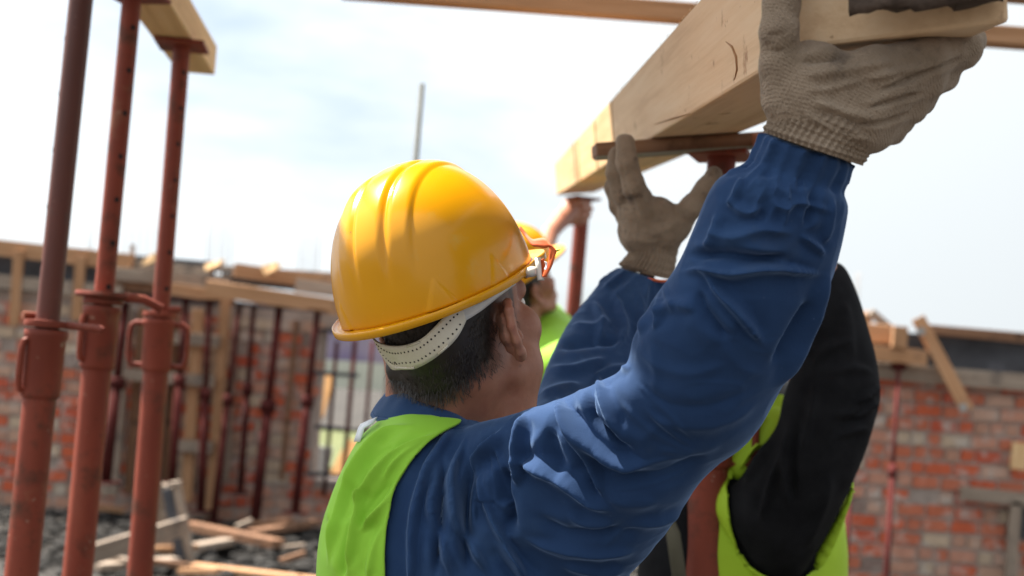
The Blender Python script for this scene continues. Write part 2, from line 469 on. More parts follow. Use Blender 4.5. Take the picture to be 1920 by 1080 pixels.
M['rust_paint'] = surf('rust_paint', [(.3, (.07, .018, .012)), (.6, (.115, .028, .018)), (.8, (.15, .042, .028))], scale=7, detail=8, stretch=(1, 1, .35), rough=.6, rough_var=.12,
                       bump=.25, bump_scale=60, dist=.0015, spots=[(10, .55, .7, (.07, .04, .033)), (60, .68, .74, (.3, .17, .13))])
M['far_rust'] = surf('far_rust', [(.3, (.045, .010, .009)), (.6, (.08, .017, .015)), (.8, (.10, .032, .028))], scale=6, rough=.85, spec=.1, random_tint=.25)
M['dark_hole'] = surf('dark_hole', [(.3, (.01, .008, .008)), (.7, (.02, .015, .014))], rough=.9)
M['grey_steel'] = surf('grey_steel', [(.3, (.022, .025, .021)), (.7, (.045, .048, .042))], scale=9, rough=.6, metal=.3)
M['rebar'] = surf('rebar', [(.3, (.26, .22, .2)), (.7, (.34, .3, .28))], scale=20, rough=.7)
M['mortar'] = surf('mortar', [(.3, (.25, .195, .165)), (.7, (.40, .325, .285))], scale=6, detail=8, rough=.95, bump=.8, bump_scale=25, dist=.012, spots=[(2.2, .58, .75, (.2, .165, .145))])
M['concrete'] = surf('concrete', [(.3, (.18, .17, .16)), (.7, (.33, .31, .29))], scale=5, detail=8, rough=.95, bump=.6, bump_scale=20, dist=.01)
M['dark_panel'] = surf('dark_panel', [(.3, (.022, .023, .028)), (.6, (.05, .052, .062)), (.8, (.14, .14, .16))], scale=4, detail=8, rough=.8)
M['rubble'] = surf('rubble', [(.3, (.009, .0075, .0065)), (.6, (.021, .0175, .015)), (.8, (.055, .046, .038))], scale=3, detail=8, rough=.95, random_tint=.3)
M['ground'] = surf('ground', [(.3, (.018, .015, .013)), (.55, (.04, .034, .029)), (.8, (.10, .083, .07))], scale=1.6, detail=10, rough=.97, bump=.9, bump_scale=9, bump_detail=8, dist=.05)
def brick_material():
    m = surf('brick', [(.3, (.8, .8, .8)), (.7, (1, 1, 1))], scale=14, detail=6, rough=.9, bump=.5, bump_scale=30, dist=.004)
    t = m.node_tree; b = t.nodes['Principled BSDF']; src = b.inputs['Base Color'].links[0].from_socket
    oi = t.nodes.new('ShaderNodeObjectInfo'); r = t.nodes.new('ShaderNodeValToRGB'); r.color_ramp.interpolation = 'CONSTANT'
    cols = [(.47, .085, .032), (.44, .12, .06), (.50, .10, .040), (.42, .22, .15), (.47, .35, .25), (.47, .14, .075), (.47, .29, .215), (.44, .08, .038), (.46, .22, .15), (.45, .27, .19), (.22, .15, .125)]
    els = r.color_ramp.elements
    pos = [0, .13, .22, .34, .43, .53, .63, .71, .82, .90, .96]
    while len(els) < len(cols): els.new(.5)
    for e, p, c in zip(els, pos, cols): e.position = p; e.color = (*c, 1)
    mi = t.nodes.new('ShaderNodeMix'); mi.data_type = 'RGBA'; mi.blend_type = 'MULTIPLY'; mi.inputs[0].default_value = 1
    n = t.nodes.new('ShaderNodeTexNoise'); n.inputs['Scale'].default_value = 9; n.inputs['Detail'].default_value = 6
    co = t.nodes.new('ShaderNodeTexCoord'); geo = t.nodes.new('ShaderNodeNewGeometry')
    t.links.new(geo.outputs['Position'], n.inputs['Vector'])
    r2 = t.nodes.new('ShaderNodeValToRGB'); r2.color_ramp.elements[0].position = .52; r2.color_ramp.elements[1].position = .72
    t.links.new(n.outputs['Fac'], r2.inputs[0])
    m2 = t.nodes.new('ShaderNodeMix'); m2.data_type = 'RGBA'; m2.inputs[7].default_value = (.42, .37, .33, 1)
    t.links.new(oi.outputs['Random'], r.inputs[0]); t.links.new(r.outputs[0], mi.inputs[6]); t.links.new(src, mi.inputs[7])
    t.links.new(r2.outputs[0], m2.inputs[0]); t.links.new(mi.outputs[2], m2.inputs[6]); t.links.new(m2.outputs[2], b.inputs['Base Color'])
    return m
M['brick'] = brick_material()
M['yellow_plastic'] = surf('yellow_plastic', [(.3, (.65, .275, .002)), (.7, (.73, .335, .003))], scale=3, detail=4, rough=.26, rough_var=.08, spec=.35, coat=.12, bump=.06, bump_scale=7,
                           dist=.003, sss=.0, spots=[(55, .70, .74, (.30, .16, .03)), (18, .62, .85, (.62, .36, .07)), (260, .70, .76, (.75, .55, .25))])
M['white_plastic'] = surf('white_plastic', [(.3, (.62, .56, .44)), (.7, (.72, .67, .55))], scale=12, rough=.45)
M['clear_plastic'] = surf('clear_plastic', [(.3, (.66, .62, .54)), (.7, (.75, .72, .66))], scale=12, rough=.3)
M['orange_ribbon'] = surf('orange_ribbon', [(.3, (.55, .085, .02)), (.7, (.68, .13, .03))], scale=20, rough=.7, bump=.2, bump_scale=400, dist=.0005)
M['white_tape'] = surf('white_tape', [(.3, (.62, .64, .68)), (.7, (.78, .80, .84))], scale=30, rough=.4)
M['blue_cloth'] = surf('blue_cloth', [(.3, (.013, .034, .092)), (.55, (.019, .047, .122)), (.8, (.032, .073, .168))], scale=6, detail=8, rough=.85, sheen=.42, bump=.35,
                       bump_scale=700, dist=.0006, spots=[(7, .60, .78, (.036, .058, .105)), (3.2, .56, .74, (.040, .082, .175)), (160, .68, .75, (.06, .095, .19)), (420, .62, .80, (.014, .03, .08))], spec=.15, sheen_tint=(.42, .62, 1, 1))
M['green_vest'] = surf('green_vest', [(.3, (.225, .47, .028)), (.7, (.275, .55, .04))], scale=4, detail=6, rough=.7, sheen=.1, bump=.25, bump_scale=600, dist=.0005, spec=.3,
                       spots=[(3.5, .62, .85, (.27, .50, .06))])
M['yellow_piping'] = surf('yellow_piping', [(.3, (.62, .80, .10)), (.7, (.70, .86, .14))], scale=50, rough=.6, bump=.3, bump_scale=300, dist=.0006)
M['lime_vest'] = surf('lime_vest', [(.3, (.34, .52, .016)), (.7, (.42, .62, .025))], scale=4, rough=.7, bump=.2, bump_scale=500, dist=.0005)
M['black_knit'] = surf('black_knit', [(.3, (.007, .007, .0085)), (.7, (.015, .015, .0175))], scale=20, rough=.9, sheen=.0, bump=.3, bump_scale=500, dist=.0006, spec=.1)
M['dark_cloth'] = surf('dark_cloth', [(.3, (.02, .02, .024)), (.7, (.05, .05, .055))], scale=12, rough=.9, bump=.3, bump_scale=300, dist=.001)
M['dark_green_cloth'] = surf('dark_green_cloth', [(.3, (.01, .05, .035)), (.7, (.02, .08, .055))], scale=12, rough=.9)
M['olive_strap'] = surf('olive_strap', [(.3, (.09, .08, .055)), (.7, (.14, .125, .09))], scale=12, rough=.9)
M['glove_knit'] = surf('glove_knit', [(.3, (.23, .172, .122)), (.55, (.32, .242, .178)), (.8, (.40, .315, .24))], scale=22, detail=6, rough=.95, sheen=.15, bump=.7, bump_scale=420,
                       bump_stretch=(1, 1, 1), dist=.003, spots=[(8, .52, .72, (.10, .062, .042)), (18, .58, .72, (.10, .075, .06))], spec=.15)
M['skin'] = surf('skin', [(.3, (.31, .125, .074)), (.55, (.39, .168, .102)), (.8, (.45, .21, .135))], scale=26, detail=8, rough=.5, sss=.12, bump=.3, bump_scale=260, dist=.0008,
                 spots=[(14, .55, .75, (.31, .095, .06)), (90, .62, .74, (.24, .11, .075))])
M['hair'] = surf('hair', [(.3, (.010, .006, .004)), (.7, (.024, .015, .010))], scale=80, rough=.5)
M['eye'] = surf('eye', [(.3, (.7, .68, .64)), (.7, (.75, .73, .7))], rough=.15)
M['boot_leather'] = surf('boot_leather', [(.3, (.015, .012, .01)), (.7, (.04, .032, .028))], scale=15, rough=.7)
M['far_white'] = surf('far_white', [(.3, (.36, .36, .35)), (.7, (.48, .47, .45))], scale=1.5, rough=.9)
M['far_violet'] = surf('far_violet', [(.3, (.09, .075, .16)), (.5, (.16, .13, .22)), (.7, (.24, .2, .26))], scale=.7, rough=.9)
M['grass'] = surf('grass', [(.3, (.06, .075, .022)), (.7, (.13, .14, .05))], scale=3, detail=8, rough=.95)
M['far_orange'] = surf('far_orange', [(.3, (.42, .2, .07)), (.7, (.52, .28, .11))], scale=2, rough=.9)

def stubble(m):
    t = m.node_tree; b = t.nodes['Principled BSDF']; src = b.inputs['Base Color'].links[0].from_socket
    at = t.nodes.new('ShaderNodeAttribute'); at.attribute_name = 'stubble'
    mi = t.nodes.new('ShaderNodeMix'); mi.data_type = 'RGBA'; mi.inputs[7].default_value = (.040, .022, .014, 1)
    t.links.new(at.outputs['Fac'], mi.inputs[0]); t.links.new(src, mi.inputs[6]); t.links.new(mi.outputs[2], b.inputs['Base Color'])
stubble(M['skin'])
def knit(m, pitch):
    t = m.node_tree; co = t.nodes.new('ShaderNodeTexCoord'); hs = []
    for d, rot in (('X', .5), ('Z', -.35)):
        mp = t.nodes.new('ShaderNodeMapping'); mp.inputs['Rotation'].default_value = (.3, rot, .2); t.links.new(co.outputs['Object'], mp.inputs['Vector'])
        w = t.nodes.new('ShaderNodeTexWave'); w.bands_direction = d; w.inputs['Scale'].default_value = PI / (10 * pitch) ; w.inputs['Distortion'].default_value = 1.2
        w.inputs['Detail'].default_value = 2; w.inputs['Detail Scale'].default_value = 1.5; t.links.new(mp.outputs[0], w.inputs['Vector']); hs.append(w.outputs['Fac'])
    mu = t.nodes.new('ShaderNodeMath'); mu.operation = 'MULTIPLY'; t.links.new(hs[0], mu.inputs[0]); t.links.new(hs[1], mu.inputs[1])
    bp = [n for n in t.nodes if n.type == 'BUMP'][0]; b2 = t.nodes.new('ShaderNodeBump'); b2.inputs['Strength'].default_value = .55; b2.inputs['Distance'].default_value = .0016
    t.links.new(mu.outputs[0], b2.inputs['Height']); t.links.new(bp.outputs[0], b2.inputs['Normal']); t.links.new(b2.outputs[0], t.nodes['Principled BSDF'].inputs['Normal'])
knit(M['glove_knit'], .0026)

def parent_world(p):
    m = p.matrix_basis.copy()
    if p.parent is not None: m = parent_world(p.parent) @ p.matrix_parent_inverse @ m
    return m
def frame(o, origin, x, z):
    """place an object: local x and z axes given, right handed"""
    x = np.array(x, float); x /= np.linalg.norm(x); z = np.array(z, float); z -= x * (z @ x); z /= np.linalg.norm(z); y = np.cross(z, x)
    m = Matrix.Identity(4)
    for i in range(3): m[i][0], m[i][1], m[i][2], m[i][3] = x[i], y[i], z[i], origin[i]
    o.matrix_basis = m
def bar(name, a, b, w, h, m, parent=None, up=(0, 0, 1), bevel=.003, jit=0.0, cuts=0):
    """a sawn timber between two points: length along its own x axis, w across, h along up"""
    a = np.array(a, float); b = np.array(b, float); Lg = np.linalg.norm(b - a); mb = MB()
    mb.box((0, 0, 0), (Lg, w, h), jit=jit)
    o = mb.build(name, M[m], parent, bevel=bevel)
    frame(o, (a + b) / 2, b - a, up)
    return o
def thing_bar(name, a, b, w, h, m, label, cat, group=None, **k):
    o = bar(name, a, b, w, h, m, **k); return tag(o, label, cat, group)
def copy_thing(o, parent=None):
    c = o.copy(); COL.objects.link(c)
    if parent is not None: c.parent = parent; c.matrix_parent_inverse = o.matrix_parent_inverse.copy()
    for ch in [q for q in o.children]: copy_thing(ch, c)
    return c

# ------------------------------------------------------------------ ground
n = 70
gx = np.linspace(-1, 1, n); gx = np.sign(gx) * np.abs(gx) ** 2.2 * 300
gy = np.linspace(-1, 1, n); gy = np.sign(gy) * np.abs(gy) ** 2.2 * 300 + 8
X, Y = np.meshgrid(gx, gy, indexing='ij'); V = np.stack([X.ravel(), Y.ravel(), np.zeros(n * n)], -1)
mound = np.exp(-((V[:, 0] + 1) / 30) ** 2 - ((V[:, 1] - 8) / 14) ** 2)
V[:, 2] = (vnoise(V, .9, 1) * .05 + vnoise(V, 2.3, 2) * .025) * mound - .03
F = [(i * n + j, (i + 1) * n + j, (i + 1) * n + j + 1, i * n + j + 1) for i in range(n - 1) for j in range(n - 1)]
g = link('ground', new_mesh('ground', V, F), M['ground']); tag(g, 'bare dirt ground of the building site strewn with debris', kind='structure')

# rubble: uncountable lumps lying between the props and the brick walls
lump = []
for k in range(7):
    bm = bmesh.new(); bmesh.ops.create_icosphere(bm, subdivisions=1, radius=1)
    v = np.array([p.co for p in bm.verts]); v = v * (1 + vnoise(v, 1.3, k)[:, None] * .45) * np.array([1, .8, .55]); f = [tuple(q.index for q in p.verts) for p in bm.faces]
    lump.append((v, f)); bm.free()
mb = MB()
for i in range(4200):
    Yk = RNG.uniform(5.2, 11.0) if i % 3 else RNG.uniform(8.5, 11.2); u = RNG.uniform(-80, 760) if i % 4 else RNG.uniform(700, 1960)
    X0 = (u - 960) / FPX * Yk; s = float(np.clip(RNG.lognormal(-3.75, .6), .010, .085)); v, f = lump[i % 7]; a = RNG.uniform(0, 6.28)
    Rz = np.array([[math.cos(a), -math.sin(a), 0], [math.sin(a), math.cos(a), 0], [0, 0, 1]])
    mb.add(v @ Rz.T * s + [X0, Yk, s * .25], f)
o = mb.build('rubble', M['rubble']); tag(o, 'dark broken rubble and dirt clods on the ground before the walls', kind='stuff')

# ------------------------------------------------------------------ brick walls
brick_me = {}
def brick_mesh(w, h):
    if (w, h) not in brick_me:
        mb = MB(); mb.box((0, 0, 0), (w, .07, h), jit=.0025); brick_me[(w, h)] = mb.mesh('brick')
    return brick_me[(w, h)]
def brick_wall(x0, x1, Y, z1, thick, label, hole=None, slope=0.0):
    r = empty('brick_wall', ((x0 + x1) / 2, Y + thick / 2, 0), label, 'wall')
    mb = MB()
    if hole:
        hx0, hx1, hz0, hz1 = hole
        mb.box(((x0 + hx0) / 2, Y + thick / 2, z1 / 2), (hx0 - x0, thick, z1)); mb.box(((hx1 + x1) / 2, Y + thick / 2, z1 / 2), (x1 - hx1, thick, z1))
        mb.box(((hx0 + hx1) / 2, Y + thick / 2, hz0 / 2), (hx1 - hx0, thick, hz0)); mb.box(((hx0 + hx1) / 2, Y + thick / 2, (hz1 + z1) / 2), (hx1 - hx0, thick, z1 - hz1))
    else: mb.box(((x0 + x1) / 2, Y + thick / 2, z1 / 2), (x1 - x0, thick, z1))
    mb.build('mortar_bed', M['mortar'], r)
    pitch = .1105; row = 0; z = .03 + .042; cnt = 0; spare = MB()
    while z + .045 < z1:
        x = x0 + (.0 if row % 2 else .11)
        while x < x1 - .08:
            w = .2 if RNG.random() < .68 else .098
            if x + w > x1: break
            cx, cz = x + w / 2, z
            x += w + .022
            if hole and hole[0] - .06 < cx < hole[1] + .06 and hole[2] - .03 < cz < hole[3] + .03: continue
            if RNG.random() < .02: continue
            a = RNG.normal() * .012
            if cnt < 300 and z > .1:
                o = link('brick', brick_mesh(w, .084), None, r)
                if not len(o.data.materials): o.data.materials.append(M['brick'])
                o.location = (cx, Y + .035 - .011 - RNG.random() * .008, cz + RNG.normal() * .003); o.rotation_euler = (RNG.normal() * .01, a, RNG.normal() * .015); cnt += 1
            else: spare.box((cx, Y + .025, cz), (w, .07, .084))
        z += pitch; row += 1
    if spare.v: o = spare.build('brick', M['brick'], r); o['kind'] = 'stuff'
    return r
LY, RY = 11.2, 10.0
xl0, xl1 = W(-70, 700, LY)[0], W(745, 700, LY)[0]
hole = (W(598, 700, LY)[0], W(722, 700, LY)[0], W(640, 905, LY)[2], W(640, 622, LY)[2])
brick_wall(xl0, xl1, LY, W(300, 565, LY)[2], .38, 'long red brick wall behind the rusty props, with a barred opening near the hard hat', hole)
xr0, xr1 = W(1440, 800, RY)[0], W(1985, 800, RY)[0]
brick_wall(xr0, xr1, RY, W(1800, 704, RY)[2], .38, 'patchy red and cream brick wall to the right of the black sleeved worker')

# view through the barred opening
Yf = 26.0
a, b = W(520, 660, Yf), W(860, 672, Yf)
mb = MB(); mb.box((0, 0, 0), (5.5, 2.2, 1.1)); o = mb.build('violet_shed', M['far_violet']); o.location = (a[0] + 1.5, Yf + 1, 1.9)
tag(o, 'blurred violet shed far beyond the wall opening', 'shed')
mb = MB(); mb.box((0, 0, 0), (6.5, .2, .55)); o = mb.build('white_wall', M['far_white']); o.location = (a[0] + 1.5, Yf - .5, 1.14); tag(o, 'low white wall far beyond the barred opening', 'wall')
mb = MB(); mb.box((0, 0, 0), (14, 8, .05)); o = mb.build('grass_strip', M['grass']); o.location = (a[0] + 1.5, 20.5, .05); tag(o, 'strip of grass seen through the barred opening', kind='structure')
for i, (x0, y0, x1, y1, lb) in enumerate([(590, 780, 612, 700, 'leaning orange board seen through the wall opening, nearer the rusty bars'), (632, 900, 668, 830, 'orange crate panel seen low in the wall opening')]):
    thing_bar('orange_board', W(x0, y0, 14), W(x1, y1, 14.2), .05, .2, 'far_orange' if 'far_orange' in M else 'orange_plank', lb, 'board', up=(1, 0, .1))
thing_bar('pale_board', W(603, 885, 13), W(612, 838, 13), .04, .14, 'far_white', 'pale grey panel propped low behind the wall opening', 'board', up=(1, 0, 0))
# grid of bars in the opening
r = empty('window_bars', W(650, 905, LY - .06), 'dark rusty grid of bars standing in the wall opening', 'bars')
for x, y0, y1, w in [(632, 640, 930, 8), (666, 636, 910, 9), (699, 640, 900, 7)]:
    MB().tube([W(x, y0, LY - .07), W(x - (y1 - y0) * .085, y1, LY - .07)], w * LY / FPX / 2, 8).build('upright_bar', M['far_rust'], r, smooth=True)
for x0, x1, y in [(588, 672, 699), (590, 645, 800), (576, 640, 888), (596, 660, 618)]:
    bar('cross_bar', W(x0, y, LY - .1), W(x1, y + 5, LY - .1), .03, .035, 'dark_panel', r, bevel=0)

# ------------------------------------------------------------------ formwork on the left wall
def board_px(name, x0, y0, x1, y1, h, Y0, Y1, m, parent=None, dep=.05, **k):
    return bar(name, W(x0, y0, Y0), W(x1, y1, Y1), dep, h * (Y0 + Y1) / 2 / FPX, m, parent, jit=.004, **k)
r = empty('edge_formwork', W(90, 520, LY), 'weathered timber edge formwork topping the left end of the brick wall', 'formwork')
board_px('top_board', -80, 456, 248, 492, 30, LY - .05, LY - .05, 'orange_plank', r)
board_px('middle_board', -80, 520, 230, 549, 26, LY - .08, LY - .08, 'old_plank', r)
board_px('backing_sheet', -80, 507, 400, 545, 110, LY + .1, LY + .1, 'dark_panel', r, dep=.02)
for x, y0, y1 in [(36, 470, 612), (-30, 470, 600), (152, 480, 600)]:
    bar('batten', W(x, y0, LY - .1), W(x - (y1 - y0) * .07, y1, LY - .1), .04, 18 * LY / FPX, 'orange_plank', r, up=(1, 0, 0))
r = empty('edge_formwork', W(300, 560, LY), 'stack of grey weathered boards above the wall between the foreground props', 'formwork')
for x0, y0, x1, y1, h, m, dy in [(185, 492, 395, 512, 20, 'old_plank', .05), (215, 513, 430, 531, 24, 'old_plank', -.1), (205, 533, 330, 545, 18, 'brown_plank', -.03), (310, 540, 440, 560, 22, 'orange_plank', -.16), (395, 502, 640, 520, 12, 'old_plank', .12)]:
    board_px('board', x0, y0, x1, y1, h, LY + dy, LY + dy, m, r)
r = empty('edge_formwork', W(520, 550, LY - .5), 'long orange plank formwork carried on the rusty props left of the hard hat', 'formwork')
board_px('front_plank', 386, 540, 730, 590, 30, LY - .6, LY - .4, 'orange_plank', r, dep=.06)
board_px('rear_plank', 440, 506, 640, 534, 26, LY - .1, LY + .1, 'orange_plank', r)
board_px('grey_plank', 555, 535, 760, 562, 24, LY - .25, LY - .2, 'old_plank', r)
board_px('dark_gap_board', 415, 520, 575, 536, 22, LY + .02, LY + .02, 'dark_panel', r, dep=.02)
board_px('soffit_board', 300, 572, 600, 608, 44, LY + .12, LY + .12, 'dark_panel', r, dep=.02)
for i, (x, y, w, lb) in enumerate([(402, 500, 26, 'pale offcut lying on the formwork between the third prop and the hard hat'), (508, 504, 24, 'pale splintered offcut on the formwork nearest the hard hat'), (281, 490, 20, 'small pale offcut on the formwork between the second and third foreground props')]):
    thing_bar('wood_offcut', W(x - w * .55, y + 4, LY - .15), W(x + w * .55, y - 9, LY - .25), .06, .06, 'fresh_pine', lb, 'offcut', jit=.012)
# rebar starter bars on the skyline
for (xs, y0, y1, lb) in [((238, 252, 266, 280, 294), 382, 492, 'faint cluster of rebar standing on the skyline between the second and third props'), ((392, 402, 415, 426, 437), 396, 500, 'faint cluster of rebar standing on the skyline right of the third prop'),
                         ((566, 577, 590, 600), 430, 508, 'faint short cluster of rebar on the skyline beside the hard hat'), ((168, 176), 420, 480, 'pair of faint rebars on the skyline between the first two foreground props'), ((1606, 1612), 508, 600, 'faint pair of rebars on the skyline beside the black sleeve')]:
    r = empty('rebar_cluster', W(xs[0], y1 + 30, 16), lb, 'rebar')
    for x in xs: MB().tube([W(x, y0 + RNG.uniform(-6, 10), 16), W(x - 7, y1 + 25, 16)], .0065, 6).build('rebar', M['rebar'], r, smooth=True)
thing_bar('wood_stake', W(249, 458, LY), W(246, 500, LY), .035, .035, 'old_plank', 'short wooden stake upright on the formwork between the second and third props', 'stake', up=(1, 0, 0))
# timber posts behind the props
for x0, y0, x1, y1, w, m, lb in [(424, 560, 394, 972, 18, 'orange_plank', 'tan timber post standing among the rusty props left of centre'), (232, 570, 205, 930, 30, 'old_plank', 'wide grey timber post half behind the second foreground prop'),
                                 (312, 600, 285, 930, 22, 'old_plank', 'weathered timber post close behind the third foreground prop'), (372, 580, 350, 940, 20, 'orange_plank', 'brown timber post between the third foreground prop and the tan post')]:
    thing_bar('timber_post', W(x0, y0, LY - .2), W(x1, y1, LY - .2), .07, w * LY / FPX, m, lb, 'post', up=(1, 0, 0))
for x0, y0, x1, y1, w, m, lb in [(268, 575, 240, 925, 16, 'brown_plank', 'dark brown upright board beside the second foreground prop'), (333, 575, 306, 925, 14, 'brown_plank', 'dark brown upright board right of the third foreground prop'),
                                 (442, 590, 424, 900, 10, 'old_plank', 'narrow grey upright lath right of the tan timber post'), (556, 600, 528, 900, 9, 'brown_plank', 'narrow dark upright lath left of the barred opening')]:
    thing_bar('upright_board', W(x0, y0, LY - .12), W(x1, y1, LY - .12), .03, w * LY / FPX, m, lb, 'board', up=(1, 0, 0))
for x0, y0, x1, y1, lb in [(310, 632, 412, 640, 'upper grey ledger board nailed across the timber posts'), (215, 700, 402, 716, 'middle grey ledger board nailed across the timber posts'), (330, 835, 398, 840, 'short grey block low between the timber posts')]:
    thing_bar('ledger_board', W(x0, y0, LY - .28), W(x1, y1, LY - .28), .04, .1, 'old_plank', lb, 'board')

# ------------------------------------------------------------------ formwork on the right wall
r = empty('edge_formwork', W(1840, 670, RY), 'dark stained edge formwork along the top of the right brick wall', 'formwork')
board_px('top_board', 1735, 617, 1990, 640, 17, RY - .05, RY - .05, 'brown_plank', r)
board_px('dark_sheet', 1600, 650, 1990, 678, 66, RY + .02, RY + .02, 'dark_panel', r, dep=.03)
board_px('lower_board', 1590, 690, 1990, 722, 30, RY - .08, RY - .08, 'old_plank', r)
r = empty('timber_bracket', W(1690, 660, RY - .2), 'orange timber bracket on top of the thin rusty prop by the black sleeve', 'formwork')
board_px('bearer', 1560, 655, 1736, 672, 28, RY - .2, RY - .2, 'orange_plank', r, dep=.1)
bar('upright_block', W(1688, 612, RY - .28), W(1685, 652, RY - .28), .06, 26 * RY / FPX, 'orange_plank', r, up=(1, 0, 0))
bar('rafter', W(1632, 585, RY), W(1675, 622, RY), .06, .06, 'old_plank', r)
bar('rafter', W(1632, 588, RY + .1), W(1600, 632, RY + .1), .06, .08, 'orange_plank', r)
board_px('side_plank', 1600, 622, 1668, 628, 36, RY - .1, RY - .1, 'orange_plank', r)
r = empty('diagonal_brace', W(1765, 675, RY - .3), 'long tan plank leaning diagonally against the right brick wall', 'brace')
bar('plank', W(1721, 596, RY - .15), W(1814, 770, RY - .25), .04, 24 * RY / FPX, 'orange_plank', r, up=(1, 0, .4))
for x, y in [(1727, 621), (1806, 764)]:
    MB().tube([W(x, y, RY - .32), W(x, y, RY - .2)], 8 * RY / FPX, 10).build('bolt', M['concrete'], r)
thing_bar('wall_plank', W(1800, 924, RY - .1), W(1990, 944, RY - .1), .05, 26 * RY / FPX, 'old_plank', 'grey plank fixed level on the lower right brick wall', 'plank')
thing_bar('wall_post', W(1905, 940, RY - .1), W(1893, 1090, RY - .1), .05, 20 * RY / FPX, 'old_plank', 'grey upright board under the level plank at the right edge', 'post', up=(1, 0, 0))
thing_bar('dark_opening_board', W(1912, 948, RY - .02), W(1906, 1010, RY - .02), .03, 34 * RY / FPX, 'dark_panel', 'dark sheet behind the grey upright board at the right edge', 'sheet', up=(1, 0, 0))
thing_bar('pale_block', W(1912, 830, RY - .1), W(1908, 880, RY - .1), .05, 26 * RY / FPX, 'fresh_pine', 'pale timber block at the right edge of the brick wall', 'block', up=(1, 0, 0))

# ------------------------------------------------------------------ timber lying on the ground
def gp(x, y, z): return Z(x, y, z)
thing_bar('ground_plank', gp(165, 1042, .2), gp(350, 985, .32), .04, .12, 'old_plank', 'long grey plank lying across the rubble behind the third prop', 'plank')
thing_bar('ground_plank', gp(352, 985, .12), gp(522, 1020, .12), .12, .06, 'brown_plank', 'brown squared timber lying on the rubble right of the trestle', 'plank')
thing_bar('ground_plank', gp(470, 1000, .1), gp(590, 980, .1), .1, .05, 'brown_plank', 'short brown plank lying crosswise near the green vest', 'plank')
thing_bar('ground_plank', gp(358, 1028, .08), gp(430, 1015, .08), .1, .05, 'old_plank', 'short grey plank on the rubble right of the trestle', 'plank')
thing_bar('ground_plank', gp(360, 1062, .05), gp(600, 1090, .05), .12, .04, 'orange_plank', 'tan plank low at the bottom edge beside the green vest', 'plank')
thing_bar('ground_plank', gp(180, 1062, .05), gp(330, 1050, .05), .12, .04, 'old_plank', 'grey plank flat on the rubble between the second and third props', 'plank')
r = empty('trestle', gp(330, 1060, 0), 'broken wooden trestle with a dark tarred face standing in the rubble', 'trestle')
Yt = gp(330, 1060, 0)[1]
bar('dark_board', W(320, 915, Yt), W(350, 1062, Yt), .04, .115, 'dark_panel', r, up=(1, 0, 0))
bar('edge_board', W(331, 908, Yt - .02), W(360, 1062, Yt - .02), .05, .05, 'old_plank', r, up=(1, 0, 0))
bar('leg', W(316, 910, Yt + .08), W(292, 1000, Yt + .25), .04, .09, 'old_plank', r, up=(1, 0, 0))
bar('leg', W(325, 960, Yt + .1), W(318, 1060, Yt + .1), .04, .16, 'old_plank', r, up=(1, 0, 0))
bar('cross_piece', W(318, 908, Yt), W(336, 906, Yt), .14, .03, 'old_plank', r)
for i in range(18):
    x, y = RNG.uniform(150, 600), RNG.uniform(940, 1075)
    a = gp(x, y, .09); an = RNG.uniform(-.6, .6); l = RNG.uniform(.12, .4)
    if i < 10:
        thing_bar('wood_scrap', a, a + np.array([math.cos(an) * l, math.sin(an) * l, RNG.uniform(-.03, .06)]), .05, .035, ['old_plank', 'brown_plank', 'orange_plank'][i % 3],
                  'small splintered wood scrap lying in the rubble at lower left', 'scrap', 'wood scraps in the rubble')

